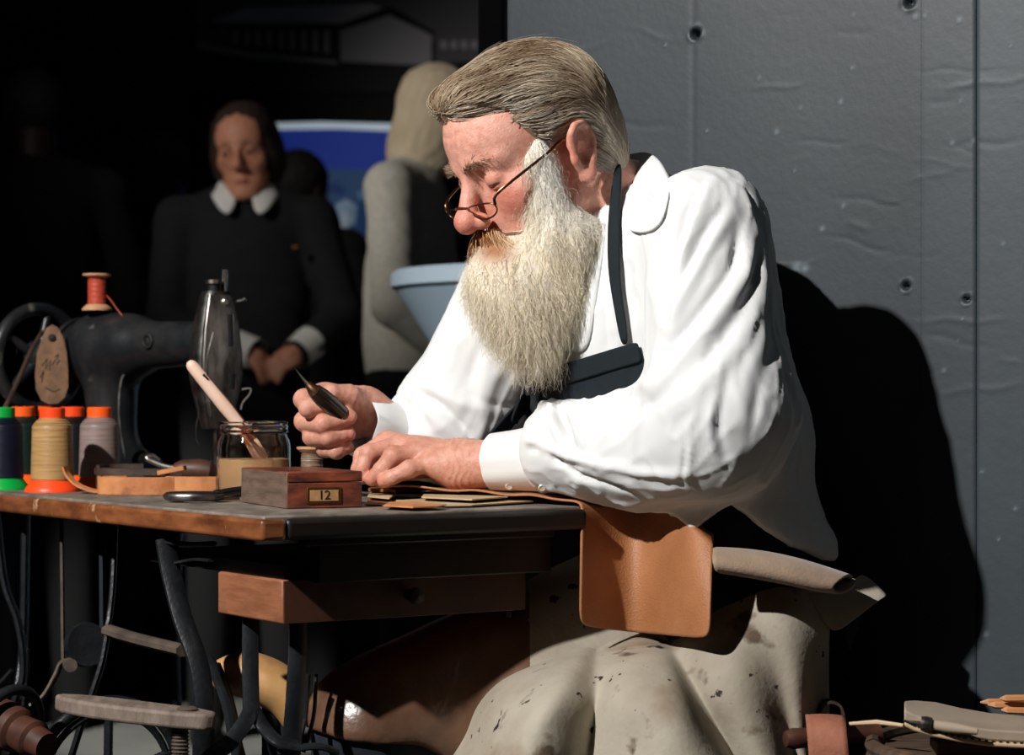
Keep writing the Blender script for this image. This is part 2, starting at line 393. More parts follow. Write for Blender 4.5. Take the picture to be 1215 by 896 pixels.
M['skin'] = mat('skin', (230, 206, 196), 0.5, attr='Col', c2=(255, 255, 255), scale=120, ramp=(0.2, 0.6), bump=0.0007, bscale=460, sss=0.08)
M['hair'] = mat('hair_strands', (200, 200, 200), 0.45, attr='Col', spec=0.4)
M['hairbase'] = mat('hair_underlayer', (118, 100, 80), 0.8, attr='Col')
M['gold'] = mat('dark_bronze_frame', (120, 84, 58), 0.3, 1.0)
M['lens'] = mat('spectacle_lens', (255, 250, 240), 0.0, trans=1.0, ior=1.06, spec=0.6)
M['blackwood'] = mat('black_awl_handle', (26, 20, 18), 0.3, coat=0.3)
M['awlsteel'] = mat('bronze_awl_ferrule', (150, 112, 82), 0.35, 1.0)
M['stump'] = mat('grey_brown_bench_wood', (92, 72, 54), 0.7, c2=(52, 40, 32), scale=16, stretch=(1, 5, 1), bump=0.0012, bscale=60)
M['sole'] = mat('grey_sole_leather', (176, 158, 138), 0.7, c2=(160, 142, 122), scale=12)
M['welt'] = mat('pale_welt', (206, 178, 142), 0.7)
M['stickwood'] = mat('orange_pencil_wood', (214, 150, 96), 0.55, c2=(186, 120, 72), scale=30, stretch=(1, 1, 1))
M['pink_leather'] = mat('pinkish_brown_strap', (164, 104, 80), 0.75, c2=(136, 82, 62), scale=22, bump=0.0008, bscale=160)
M['last'] = mat('tan_wooden_last', (196, 152, 98), 0.5, c2=(150, 104, 62), scale=12, spots=[((60, 40, 28), 16, 0.66, 0.05)])
M['greywood'] = mat('grey_weathered_wood', (128, 112, 100), 0.7, c2=(96, 82, 72), scale=30, stretch=(3, 1, 1), bump=0.0006)
M['screen'] = mat('lit_blue_screen', (20, 42, 120), 0.5, emit=0.55)
# ------------------------------------------------------------------ the setting
def struct(o): o['kind'] = 'structure'; return o
f = MB().box((0, 3.2, -0.05), (9, 10.0, 0.1)); struct(f.build('floor', mat('hall_floor', (112, 114, 110), 0.7, c2=(128, 129, 124), scale=4), smooth=False))
f = MB().box((0, 1.55, 0.0), (8.8, 6.2, 0.012)); struct(f.build('dark_floor_slab', M['floor'], smooth=False))  # unseen dark slab over the near floor, added to cut bounce light
w = MB().box((-1.2, 7.6, 1.6), (6.6, 0.1, 3.2)); struct(w.build('wall_back', M['black'], smooth=False))
w = MB().box((-4.45, 3.2, 1.6), (0.1, 9.0, 3.2)); struct(w.build('wall_left', M['black'], smooth=False))
# grey partition wall, set at an angle behind the craftsman: three painted boards with open joints
WA = np.array([-0.006, 3.012 + 0.62 * (0.497 + 0.006), 0.0]); WD = np.array([1, -0.62, 0.0]); WD /= np.linalg.norm(WD); WN = np.array([WD[1], -WD[0], 0.0])  # WN faces the camera
def wall_hit(px, py):
    d = pt(px, py, 1.0) - np.array([0, 0, H]); n = WN; t = ((WA - np.array([0, 0, H])) @ n) / (d @ n); P = np.array([0, 0, H]) + d * t
    return (P - WA) @ WD, P[2]
wall = thing('wall_right', WA, None, None); wall['kind'] = 'structure'
sj1 = wall_hit(1093, 400)[0]; sj2 = wall_hit(1158, 400)[0]
marks = []
for (px, py, r, dep) in [(825, 40, 5.0, 0.02), (1075, 339, 3.8, 0.012), (1147, 355, 3.4, 0.010), (1079, 3, 5, 0.012)]:
    s_, z_ = wall_hit(px, py); marks.append((s_, z_, r * 0.00112, dep))
rr = np.random.default_rng(3)
scr = []
for _ in range(70):
    px = rr.uniform(640, 1210); py = rr.uniform(0, 820); ln = rr.uniform(8, 60); a = rr.normal(-0.12, 0.18); s_, z_ = wall_hit(px, py)
    scr.append((s_, z_, ln * 0.0011, a, rr.uniform(0.0001, 0.00045) * rr.choice([-1, 1]), rr.uniform(0.0018, 0.0045)))
chips = [wall_hit(a, b) + (c,) for a, b, c in [(1086, 20, 2.2), (1097, 19, 1.6), (1138, 24, 2.4), (1012, 18, 1.5), (1011, 81, 1.6), (1155, 167, 2), (921, 157, 2.4), (949, 128, 1.5), (997, 121, 2),
    (1130, 170, 2), (1170, 753, 2.5), (1205, 604, 2), (1185, 640, 1.5), (945, 318, 5), (955, 319, 4), (975, 272, 2.5), (1140, 120, 1.5), (900, 93, 1.5), (1000, 245, 2), (1190, 290, 1.6), (1120, 440, 2), (1165, 560, 1.6)]]
for i in range(40): chips.append(wall_hit(rr.uniform(640, 1210), rr.uniform(0, 800)) + (rr.uniform(0.4, 0.8),))
def wall_panel(s0, s1, fine, falloff_gain):
    z0, z1 = 0.0, 2.6
    if fine: ss = np.linspace(s0, s1, int((s1 - s0) / 0.003) + 2); zz = np.concatenate([[0.0, 0.3], np.arange(0.42, 1.46, 0.003), [1.6, 2.6]])
    else: ss = np.linspace(s0, s1, 5); zz = np.linspace(0, 2.6, 9)
    S, Z = np.meshgrid(ss, zz, indexing='ij'); s, z = S.ravel(), Z.ravel()
    D = 0.0005 * np.sin(s * 9 + 1) + 0.0003 * np.sin(s * 23 + z * 3 + 2); C = np.tile(np.array([1.0, 1, 1]) * falloff_gain, (len(s), 1))
    if fine:
        P3 = np.stack([s * 6, z * 60, s * 0 + 1], -1); D += 0.00004 * wnoise(P3, 1.0, 5) + 0.00003 * wnoise(np.stack([s * 40, z * 160, 0 * s], -1), 1.0, 8)
        for (a, b, r, dep) in marks:
            q = np.hypot(s - a, z - b); D -= dep * np.exp(-(q / r) ** 4); D += 0.0012 * np.exp(-((q - r * 1.7) / (r * 0.5)) ** 2) * (0.6 + 0.5 * np.sin(np.arctan2(z - b, s - a) * 3 + a * 9))
            C *= (1 - 0.0 * q)[:, None]
        for (a, b, ln, an, dep, wd) in scr:
            u = (s - a) * math.cos(an) + (z - b) * math.sin(an); v = -(s - a) * math.sin(an) + (z - b) * math.cos(an) + 0.002 * np.sin(u * 90)
            D += dep * np.exp(-(v / wd) ** 2) * np.exp(-(u / ln) ** 4)
        for (a, b, r) in chips:
            q = np.hypot(s - a, z - b); k = np.exp(-(q / (r * 0.0012)) ** 2); C += k[:, None] * 4.0; D += 0.0005 * k
        a, b = wall_hit(822, 300); D -= 0.0004 * np.exp(-((s - a) / 0.004) ** 2)
        D -= (0.0015 if s0 > sj1 + 0.01 else 0.0002) * np.exp(-((s - s0) / 0.002) ** 2) + (0.0015 if fine == 2 else 0.0) * np.exp(-((s1 - s) / 0.002) ** 2)
    n1, n2 = len(ss), len(zz); V = WA + s[:, None] * WD + D[:, None] * WN; V[:, 2] = z
    I = (np.arange(n1 - 1)[:, None] * n2 + np.arange(n2 - 1)[None]).ravel(); F = np.stack([I, I + n2, I + n2 + 1, I + 1], -1)
    # back side and edges
    nV = len(V); back = np.array([WA + s0 * WD - WN * 0.05, WA + s1 * WD - WN * 0.05, WA + s1 * WD - WN * 0.05 + [0, 0, 2.6], WA + s0 * WD - WN * 0.05 + [0, 0, 2.6]])
    fr0 = np.array([0, (n1 - 1) * n2, n1 * n2 - 1, n2 - 1]); V = np.concatenate([V, back, V[fr0]]); bk = np.arange(nV, nV + 4); fr = np.arange(nV + 4, nV + 8)
    F = np.concatenate([F, [[bk[0], bk[3], bk[2], bk[1]], [fr[0], fr[3], bk[3], bk[0]], [fr[1], bk[1], bk[2], fr[2]], [fr[3], fr[2], bk[2], bk[3]]]])
    C = np.concatenate([C, np.ones((8, 3))])
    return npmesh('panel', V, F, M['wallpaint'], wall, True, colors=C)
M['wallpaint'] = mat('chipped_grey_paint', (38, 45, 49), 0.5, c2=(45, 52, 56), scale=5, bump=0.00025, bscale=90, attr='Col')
MB().box(WA + WD * 1.1 - WN * 0.058 + np.array([0, 0, 1.3]), (2.2, 0.012, 2.6), WD, WN).build('backing', M['black'], wall, smooth=False)
wall_panel(0.0, sj1 - 0.0001, 1, 1.0); wall_panel(sj1 + 0.0001, sj2 - 0.0005, 2, 1.2); wall_panel(sj2 + 0.0005, sj2 + 0.20, 1, 1.5); wall_panel(sj2 + 0.203, 2.2, False, 1.4)  # boards to the right coloured lighter to make up for lamp falloff
post = MB().box((-0.030, 3.40, 1.3), (0.036, 0.08, 2.6)); struct(post.build('trim_1', mat('black_trim', (4, 4, 5), 0.95, spec=0.05), smooth=False, bevel=0.004))
# ------------------------------------------------------------------ treadle sewing table
e1 = np.array([-0.55, 0.835, 0.0]); e1 /= np.linalg.norm(e1); e2 = np.array([e1[1], -e1[0], 0.0]); ez = np.array([0, 0, 1.0])
TC = np.array([-0.276, 2.6, 0.0]); TW, TL, TZ = 0.44, 1.16, 0.76
def tb(a, b, z=TZ): return TC + e1 * a + e2 * b + ez * z      # table frame: a along the long edge, b across
table = thing('sewing_table', tb(0.5, 0.22, 0.0), 'old treadle sewing table with worn wooden top and black iron base', 'table')
MB().box(tb(TL / 2, TW / 2, TZ - 0.004), (TL - 0.012, TW - 0.012, 0.008), e1, e2).build('tabletop', M['wood_top'], table, bevel=0.002)
MB().box(tb(TL / 2, 0.016, TZ - 0.0155), (TL, 0.032, 0.0245), e1, e2).build('edge_strip', M['wood_edge'], table, bevel=0.005, seg=3)
MB().box(tb(0.014, TW / 2 + 0.016, TZ - 0.0155), (0.028, TW - 0.032, 0.0245), e1, e2).build('edge_strip', M['wood_dark'], table, bevel=0.006, seg=3)  # short end strip: its shade is put into the darker wood colour
MB().box(tb(TL / 2, TW - 0.016, TZ - 0.0155), (TL - 0.06, 0.032, 0.0245), e1, e2).build('edge_strip', M['wood_dark'], table, bevel=0.005, seg=3)
MB().box(tb(TL - 0.014, TW / 2, TZ - 0.0155), (0.028, TW - 0.07, 0.0245), e1, e2).build('edge_strip', M['wood_dark'], table, bevel=0.005)
MB().box(tb(TL / 2 + 0.02, TW / 2, TZ - 0.018), (TL - 0.1, TW - 0.08, 0.02), e1, e2).build('underboard', M['wood_dark'], table)
# apron rail with a moulding under the short end
q = MB().box(tb(0.045, TW / 2 + 0.03, 0.7065), (0.022, TW - 0.12, 0.053), e1, e2); q.box(tb(0.036, TW / 2 + 0.02, 0.728), (0.02, TW - 0.1, 0.01), e1, e2)
q.build('end_rail', M['wood_dark'], table, bevel=0.002)
def drawer_at(a0, b0, la, lb, z0, z1):
    d = MB().box(tb(a0 + la / 2, b0 + lb / 2, (z0 + z1) / 2), (la, lb, z1 - z0), e1, e2); return d
dd = drawer_at(0.055, 0.055, 0.165, 0.33, 0.634, 0.684).build('drawer', M['wood_drawer'], table, bevel=0.0025)
MB().box(tb(0.0535, 0.22, 0.659), (0.003, 0.328, 0.048), e1, e2).build('shaded_drawer_front', M['shaded_drawer_front'], dd)  # thin board added so the end face looks shaded
MB().lathe([(0.0, 0), (0.007, 0.0), (0.005, 0.008), (0.010, 0.016), (0.009, 0.022), (0.0, 0.024)], tb(0.053, 0.22, 0.66), -e1, 14).build('drawer_knob', M['wood_dark'], dd)
drawer_at(0.06, 0.06, 0.36, 0.32, 0.684, 0.70).build('drawer_runner', M['wood_dark'], table)
# cast iron base
def bar(P, w, t=0.45, n=18, mt='iron', name='iron_bar', up=None):
    Q = smooth_path(P, n) if len(P) > 2 else [np.asarray(p, float) for p in P]
    b = MB().tube(Q, w / 2, 8, True, (1.2, t * 1.2), up); return b.build(name, M[mt], table)
AX = (0.85, 0.5, 0)
bar([pt(196, 640, 2.86), pt(203, 680, 2.85), pt(217, 735, 2.83), pt(236, 790, 2.81), pt(243, 850, 2.80), pt(240, 910, 2.8), np.array([-0.37, 2.80, 0.2]), np.array([-0.42, 2.79, 0.01])], 0.022, 0.5, 30, name='leg', up=AX)
bar([pt(196, 643, 2.86), pt(225, 646, 2.84), pt(252, 645, 2.8)], 0.012)
bar([pt(208, 668, 2.85), pt(230, 664, 2.84), pt(251, 665, 2.8)], 0.008)
bar([pt(297, 728, 2.80), pt(297, 790, 2.77), pt(298, 842, 2.74)], 0.018, 0.4, name='upright', up=AX)
bar([pt(300, 838, 2.74), pt(290, 858, 2.72), pt(272, 882, 2.70), pt(244, 905, 2.68), pt(215, 960, 2.68)], 0.017, 0.45, up=AX)
bar([pt(300, 840, 2.74), pt(312, 862, 2.73), pt(330, 880, 2.71), pt(356, 886, 2.72)], 0.015, 0.5, up=AX)
bar([pt(353, 735, 2.76), pt(353, 775, 2.75), pt(350, 830, 2.735), pt(346, 893, 2.73), pt(340, 1100, 2.73), np.array([-0.27, 2.73, 0.01])], 0.020, 0.4, name='leg', up=AX)
bar([pt(365, 800, 2.78), pt(362, 850, 2.78), pt(352, 890, 2.77)], 0.008, 0.7)
bar([pt(375, 800, 2.8), pt(372, 850, 2.79), pt(360, 893, 2.78)], 0.006, 0.7)
bar([pt(330, 893, 2.72), pt(352, 888, 2.72), pt(380, 886, 2.72), pt(400, 893, 2.73)], 0.012, 0.6)
bar([pt(246, 782, 2.9), pt(262, 810, 2.89), pt(273, 845, 2.88), pt(279, 880, 2.87), pt(290, 920, 2.86)], 0.017, 0.8)
bar([pt(128, 748, 3.08), pt(160, 758, 3.02), pt(217, 772, 2.93)], 0.017, 0.8, mt='iron_rust', name='cross_rail')
bar([pt(128, 748, 3.08), pt(120, 790, 3.07), pt(100, 850, 3.06), pt(84, 900, 3.06)], 0.015, 0.5)
bar([pt(137, 612, 3.12), pt(134, 690, 3.1), pt(130, 730, 3.09), pt(126, 750, 3.08)], 0.012, 0.6)
bar([pt(121, 610, 3.14), pt(122, 750, 3.12)], 0.014, 0.5, mt='jeans')
bar([pt(73, 612, 3.2), pt(75, 790, 3.2)], 0.006, 0.8, mt='iron_rust', name='pitman_rod')
MB().lathe([(0.001, -0.008), (0.028, -0.008), (0.03, 0), (0.028, 0.008), (0.001, 0.008)], pt(102, 765, 3.1), (0.5, -0.85, 0.1), 28).build('crank_plate', M['iron'], table)
bar([pt(90, 784, 3.09), pt(74, 786, 3.1), pt(66, 802, 3.1), pt(52, 826, 3.1), pt(36, 838, 3.1)], 0.009, 0.7, mt='iron_rust', name='crank_arm')
MB().lathe([(0.001, -0.006), (0.009, -0.006), (0.009, 0.006), (0.001, 0.006)], pt(83, 789, 3.08), (0.3, -0.95, 0), 16).build('crank_pin', M['iron_rust'], table)
fw = MB().torus(pt(128, 925, 3.02), (0.55, -0.83, 0), 0.1, 0.008, 44, 10).torus(pt(128, 925, 3.02), (0.55, -0.83, 0), 0.086, 0.005, 44, 8).build('flywheel', M['iron'], table)
for k in range(5):
    _, u, v = frame((0.55, -0.83, 0)); a = k * 1.2566 + 0.3
    MB().tube([pt(128, 925, 3.02), pt(128, 925, 3.02) + 0.09 * (math.cos(a) * u + math.sin(a) * v)], 0.006, 8).build('spoke', M['iron'], fw)
MB().lathe([(0.001, -0.02), (0.02, -0.02), (0.02, 0.02), (0.001, 0.02)], pt(128, 925, 3.02), (0.55, -0.83, 0), 20).build('flywheel_hub', M['iron'], fw)
bar([pt(31, 608, 3.3), pt(28, 760, 3.3), pt(20, 830, 3.28)], 0.022, 0.5, name='leg')
bar([pt(-4, 610, 3.2), pt(5, 690, 3.2), pt(22, 740, 3.2), pt(28, 800, 3.2), pt(14, 860, 3.2), np.array([-0.7, 3.2, 0.1])], 0.018, 0.5)
bar([pt(33, 770, 3.25), pt(32, 800, 3.25), pt(27, 840, 3.25)], 0.006, 0.8)
bar([pt(14, 795, 3.15), pt(5, 805, 3.15), pt(-6, 816, 3.15)], 0.01, 0.5)
for a, b in ((0.1, 0.4), (1.05, 0.06), (1.05, 0.4)):
    bar([tb(a, b, 0.73), tb(a + 0.02, b, 0.5), tb(a - 0.01, b, 0.2), tb(a, b, 0.01)], 0.022, 0.6, name='leg')
bar([tb(0.12, 0.22, 0.12), tb(0.6, 0.22, 0.12), tb(1.05, 0.22, 0.12)], 0.03, 0.6, name='cross_rail')
tr = MB().box(tb(0.55, 0.2, 0.14), (0.34, 0.24, 0.012), e1, e2); tr.build('treadle_plate', M['iron'], table, bevel=0.003)
# wooden clamp arm on a threaded screw, and the roller, in front of the base
ca = thing('wooden_clamp', pt(213, 900, 2.66) * [1, 1, 0], 'grey weathered wooden arm on a threaded screw, low in front of the iron base', 'clamp')
out = [(0.0, 0.012), (0.02, 0.022), (0.06, 0.027), (0.11, 0.026), (0.155, 0.024), (0.178, 0.014), (0.184, 0.0), (0.178, -0.012), (0.15, -0.022), (0.1, -0.027), (0.05, -0.025), (0.015, -0.015), (-0.002, 0.0)]
A0 = pt(66, 829, 2.72); A1 = pt(255, 852, 2.64); dA = (A1 - A0) / 0.184; nA = np.cross([0, 0, 1.0], dA); nA /= np.linalg.norm(nA)
MB().prism(out, A0 - [0, 0, 0.014], dA, nA, 0.019).build('arm', M['greywood'], ca, bevel=0.004, seg=3)
scp = pt(214, 868, 2.657); prof = []
MB().lathe([(0.0001, 0), (0.011, 0), (0.012, 0.004), (0.009, 0.006), (0.0001, 0.006)], pt(222, 842, 2.655) - [0, 0, 0.003], (0, 0, 1), 18).build('nut', M['iron_rust'], ca)
z = 0.0; prof = [(0.0001, 0.0)]
while z < 0.52: prof += [(0.0095, z), (0.0105, z + 0.0015), (0.0085, z + 0.003)]; z += 0.0042
prof += [(0.0001, z)]
MB().lathe(prof, np.array([scp[0], scp[1], 0.0]), (0, 0, 1), 14).build('threaded_screw', M['iron_rust'], ca)
ro = thing('wooden_roller', pt(35, 880, 2.9) * [1, 1, 0], 'brown turned roller with black end flange at the lower left corner', 'roller')
ra = np.array([0.75, -0.6, -0.25]); ra /= np.linalg.norm(ra); rc = pt(22, 868, 2.9)
MB().lathe([(0.001, -0.05), (0.028, -0.05), (0.03, -0.02), (0.028, 0.0), (0.022, 0.004), (0.024, 0.03), (0.019, 0.034), (0.017, 0.055), (0.001, 0.056)], rc, ra, 28).build('barrel', M['handle_wood'], ro)
MB().torus(rc - ra * 0.02, ra, 0.047, 0.007, 40, 10).build('flange', M['iron'], ro)
MB().tube([rc - ra * 0.05, np.array([rc[0] - 0.05, rc[1] + 0.03, 0.0])], 0.012, 10).build('stand', M['iron'], ro)
# wooden shoe last resting between the irons
la = thing('shoe_last', pt(325, 840, 2.9) * [1, 1, 0], 'tan wooden shoe last seen between the iron uprights under the drawer', 'shoe last')
lc = pt(322, 812, 2.93)
def f_last(p): 
    d = smin(ell(p, lc, (0.05, 0.04, 0.03), np.array([[0.85, 0, -0.53], [0, 1, 0], [0.53, 0, 0.85]])), ell(p, lc + [-0.05, 0.0, 0.012], (0.03, 0.03, 0.022)), 0.03)
    return smin(d, ell(p, lc + [0.028, -0.005, -0.03], (0.018, 0.03, 0.03)), 0.02)
V_, F_ = nets(f_last, lc - 0.13, lc + 0.13, 0.004); npmesh('last_body', V_, F_, M['last'], la)
MB().tube([lc + [0, 0, -0.02], np.array([lc[0], lc[1], 0.0])], 0.012, 10).build('stand', M['iron'], la)
# ------------------------------------------------------------------ sewing machine
SM = np.array([-0.434, 3.45, 0.0]); ax = np.array([-0.74, 0.67, 0.0]); ax /= np.linalg.norm(ax); ny = np.array([-ax[1], ax[0], 0.0])
if ny[1] > 0: ny = -ny
def sm(s, y, z): return SM + ax * s + ny * y + ez * z
mach = thing('sewing_machine', sm(0.2, 0, TZ), 'vintage black sewing machine with steel head and hand wheel on the table', 'sewing machine')
SMA = np.stack([ax, ny, ez])
def f_mach(p):
    d = cap(p, sm(0.02, 0, 0.972), sm(0.20, 0, 0.968), 0.031, 0.039)
    d = smin(d, cap(p, sm(0.2, 0, 0.968), sm(0.275, 0, 0.968), 0.047, 0.052), 0.03)
    d = smin(d, chain(p, [sm(0.245, 0, 0.96), sm(0.24, 0, 0.86), sm(0.24, 0, 0.80)], [0.046, 0.038, 0.040]), 0.03)
    q = (p - sm(0.24, 0, 0.775).astype(np.float32)) @ SMA.T.astype(np.float32)
    b = np.abs(q - np.array([0, 0, 0.012], np.float32)) - np.array([0.05, 0.05, 0.004], np.float32); bx = np.sqrt((np.maximum(b, 0) ** 2).sum(1)) + np.minimum(b.max(1), 0) - 0.006
    d = smin(d, bx, 0.05)
    q = (p - sm(0.14, 0, 0.7685).astype(np.float32)) @ SMA.T.astype(np.float32)
    b = np.abs(q) - np.array([0.18, 0.06, 0.004], np.float32); bx = np.sqrt((np.maximum(b, 0) ** 2).sum(1)) + np.minimum(b.max(1), 0) - 0.002
    d = smin(d, bx, 0.008)
    d = smax(d, -sph(p, sm(0.335, 0, 0.965), 0.001), 0.01)
    return d
V_, F_ = nets(f_mach, (-0.95, 3.3, 0.745), (-0.28, 3.85, 1.06), 0.0042); npmesh('machine_body', V_, F_, M['enamel'], mach)
def rrect(hx, hy, n=5, r=0.35):
    o = []; rad = min(hx, hy) * r * 2
    for cx, cy, a0 in ((hx - rad, hy - rad, 0), (-hx + rad, hy - rad, 90), (-hx + rad, -hy + rad, 180), (hx - rad, -hy + rad, 270)):
        for i in range(n): t = math.radians(a0 + 90 * i / (n - 1)); o.append((cx + rad * math.cos(t), cy + rad * math.sin(t)))
    return o
def loft(mb, secs):
    n = len(secs[0]); V = [p for s in secs for p in s]
    F = [[i * n + j, i * n + (j + 1) % n, (i + 1) * n + (j + 1) % n, (i + 1) * n + j] for i in range(len(secs) - 1) for j in range(n)]
    F += [list(range(n))[::-1], [(len(secs) - 1) * n + j for j in range(n)]]; return mb.add(V, F)
HS = [(1.046, .016, .018, 0), (1.040, .019, .021, 0), (1.02, .022, .026, 0), (0.99, .025, .032, 0), (0.955, .027, .036, 0), (0.925, .027, .037, 0), (0.90, .025, .032, 0), (0.87, .021, .025, 0), (0.847, .017, .019, 0), (0.845, .015, .017, 0)]
HX = ax * math.cos(.32) + ny * math.sin(.32); HX = ax * math.cos(.32) - ny * math.sin(.32); HYv = ny * math.cos(.32) + ax * math.sin(.32)
def sh(s, y, z): return SM + ax * 0.002 + HX * s + HYv * y + ez * z
loft(MB(), [[sh(-0.005 + x, y, z) for x, y in rrect(hx, hy)] for (z, hx, hy, _) in HS]).build('head_casing', M['steel_dark'], mach)
fp = MB(); loft(fp, [[sh(-0.005 - hx * 0.86 + x, y, z) for x, y in rrect(hx * 0.22, hy * 0.86, 5, 0.3)] for (z, hx, hy, _) in HS[1:-1]]); fpo = fp.build('face_plate', M['steel'], mach)
def on_face(y, z):
    zs = [h[0] for h in HS][::-1]; hx = np.interp(z, zs, [h[1] for h in HS][::-1]); return sh(-0.005 - hx * 1.085, y, z)
def slot(y, z0, z1, w):
    MB().tube([on_face(y, z) for z in np.linspace(z0, z1, 6)], w, 10, True, (1, 0.25), HYv).build('slot', M['slot'], fpo)
    MB().tube([on_face(y - w * 1.25, z) + 0.0 for z in np.linspace(z0, z1, 6)], 0.0009, 6).build('slot_rim', M['chrome'], fpo)
slot(-0.012, 0.965, 1.012, 0.0045); slot(-0.014, 0.903, 0.925, 0.0055)
MB().lathe([(0.0001, -0.002), (0.006, -0.002), (0.006, 0.003), (0.004, 0.005), (0.0001, 0.005)], on_face(-0.006, 1.03), -HX, 16).build('screw', M['steel'], fpo)
MB().lathe([(0.0001, -0.002), (0.004, -0.002), (0.004, 0.003), (0.0001, 0.004)], on_face(0.022, 0.885), -HX, 12).build('screw', M['steel'], fpo)
MB().tube([on_face(0.0, 0.985) + ny * 0.018, on_face(0, 0.95) + ny * 0.0305, on_face(0, 0.91) + ny * 0.029, on_face(0, 0.86) + ny * 0.019], 0.0012, 6).build('plate_edge', M['chrome'], mach)
MB().lathe([(0.0001, 0), (0.0085, 0), (0.0085, 0.012), (0.0001, 0.012)], sm(-0.004, 0.006, 1.045), ez, 18).build('thumb_screw_neck', M['slot'], mach)
MB().lathe([(0.0001, 0), (0.012, 0), (0.012, 0.005), (0.0001, 0.006)], sm(-0.004, 0.006, 1.057), ez, 22).build('thumb_screw', M['steel'], mach)
MB().tube([sm(-0.006, -0.012, 1.04), sm(-0.006, -0.012, 1.078)], 0.005, 14).build('presser_bar', M['chrome'], mach)
MB().tube([sm(-0.01, -0.022, 1.03), sm(-0.022, -0.034, 1.034)], 0.002, 8).build('guide_pin', M['steel'], mach)
MB().lathe([(0.0001, -0.003), (0.0035, 0), (0.0001, 0.004)], sm(-0.024, -0.036, 1.035), ax, 10).build('guide_knob', M['steel'], mach)
MB().tube([sm(-0.006, 0.004, 0.85), sm(-0.006, 0.004, 0.782)], 0.0042, 12).build('needle_bar', M['chrome'], mach)
MB().tube([sm(-0.006, 0.004, 0.785), sm(-0.006, 0.004, 0.768)], 0.001, 6).build('needle', M['chrome'], mach)
MB().tube(smooth_path([pt(232, 470, 3.40), pt(236, 490, 3.4), pt(233, 505, 3.4), pt(233, 520, 3.4), pt(237, 528, 3.4)], 16), 0.0012, 6).build('tension_spring', M['chrome'], mach)
MB().tube(smooth_path([pt(287, 462, 3.42), pt(297, 461, 3.42), pt(296, 468, 3.42), pt(288, 478, 3.42), pt(286, 486, 3.42)], 16), 0.0016, 6).build('take_up_lever', M['steel'], mach)
MB().torus(sm(0.11, 0.036, 0.975), ny, 0.0095, 0.003, 24, 8).build('oil_port_ring', M['enamel'], mach)
MB().lathe([(0.0001, -0.004), (0.006, -0.004), (0.006, 0.004), (0.0001, 0.005)], sm(0.11, 0.034, 0.975), ny, 14).build('oil_port', M['steel_dark'], mach)
MB().tube(smooth_path([pt(150, 440, 3.56), pt(143, 455, 3.55), pt(141, 490, 3.54), pt(145, 525, 3.54), pt(149, 545, 3.54)], 16), 0.0022, 8).build('pillar_edge_bead', M['steel_dark'], mach)
for s_, R_ in ((0.318, 0.05), (0.332, 0.046)): MB().torus(sm(s_, 0, 0.962), ax, R_, 0.003, 36, 8).build('bearing_ring', M['steel_dark'], mach)
MB().lathe([(0.0001, 0.28), (0.05, 0.28), (0.048, 0.33), (0.03, 0.35), (0.026, 0.40), (0.022, 0.455), (0.0001, 0.456)], SM + ez * 0.958, ax, 26).build('wheel_shaft', M['enamel'], mach)
WC = sm(0.425, 0.0, 0.952)
hwo = MB().torus(WC, ax, 0.079, 0.0105, 56, 14).build('hand_wheel', M['enamel'], mach)
for k in range(5):
    u = ny; v = ez; a = k * 1.2566 + 0.55
    MB().tube([WC, WC + 0.076 * (math.cos(a) * u + math.sin(a) * v)], [0.009, 0.006], 10).build('spoke', M['enamel'], hwo)
MB().tube([pt(50, 394, 3.70), pt(36, 418, 3.64), pt(20, 455, 3.56), pt(2, 492, 3.5)], 0.0035, 8).build('drive_belt', M['dark_leather'], mach)
# leather tag
TG = pt(62, 432, 3.585); tx = np.array([1, 0.15, 0]); tx /= np.linalg.norm(tx); s_ = 3.585 / 2800
tgo = [(a * s_, b * s_) for a, b in [(0, 47), (7, 43), (13, 32), (17, 15), (19, -8), (19, -27), (15, -40), (7, -47), (-4, -48), (-13, -43), (-19, -30), (-20, -12), (-18, 10), (-13, 28), (-7, 42)]]
tgl = MB().prism(tgo, TG, tx, ez, 0.003).build('leather_tag', M['tagleather'], mach, bevel=0.0008)
tn = np.cross(tx, ez)
MB().lathe([(0.0001, 0), (0.006, 0), (0.0045, 0.003), (0.0001, 0.004)], TG + ez * 31 * s_ + tn * 0.003, tn, 16).build('rivet', M['slot'], tgl)
for st in [[(-12, -2), (-6, 6), (-8, -6), (-2, 4), (-3, -8)], [(0, -1), (4, 6), (5, -1), (9, 5)], [(-14, -16), (-10, -8), (-12, -22)], [(3, 8), (7, 12), (6, 5)], [(-8, -28), (2, -33), (9, -30)]]:
    MB().tube([TG + tx * a * s_ + ez * b * s_ + tn * 0.0031 for a, b in st], 0.0009, 6).build('engraved_stroke', M['ink'], tgl)
# thread spool on top of the machine
def spool(name, base, h, rf, rb, tm, label):
    t = thing(name, base, label, 'spool')
    MB().lathe([(0.0001, 0), (rf, 0), (rf, 0.003), (rb * 1.25, h * 0.16), (rb * 0.9, h * 0.18), (rb * 0.9, h * 0.86), (rb * 1.2, h * 0.9), (rf * 0.95, h - 0.003), (rf * 0.95, h), (rf * 0.3, h), (0.0001, h - 0.002)], base, ez, 30).build('spool_body', M['spoolwood'], t)
    n = 16; prof = [(rb * 0.9, h * 0.17)]
    for i in range(n): z0 = h * (0.17 + 0.70 * i / n); prof += [(rb * 1.07, z0 + 0.0003), (rb * (1.13 + 0.04 * math.sin(i * 2.1)), z0 + h * 0.3 / n)]
    prof += [(rb * 0.9, h * 0.87)]
    MB().lathe(prof, base, ez, 30, caps=False).build('thread', M[tm], t); return t
sp_b = pt(115, 373, 3.6); sp_b[2] = 1.0235
sp = spool('thread_spool', sp_b, 0.056, 0.0225, 0.0125, 't_red', 'wooden spool of orange red thread standing on top of the sewing machine')
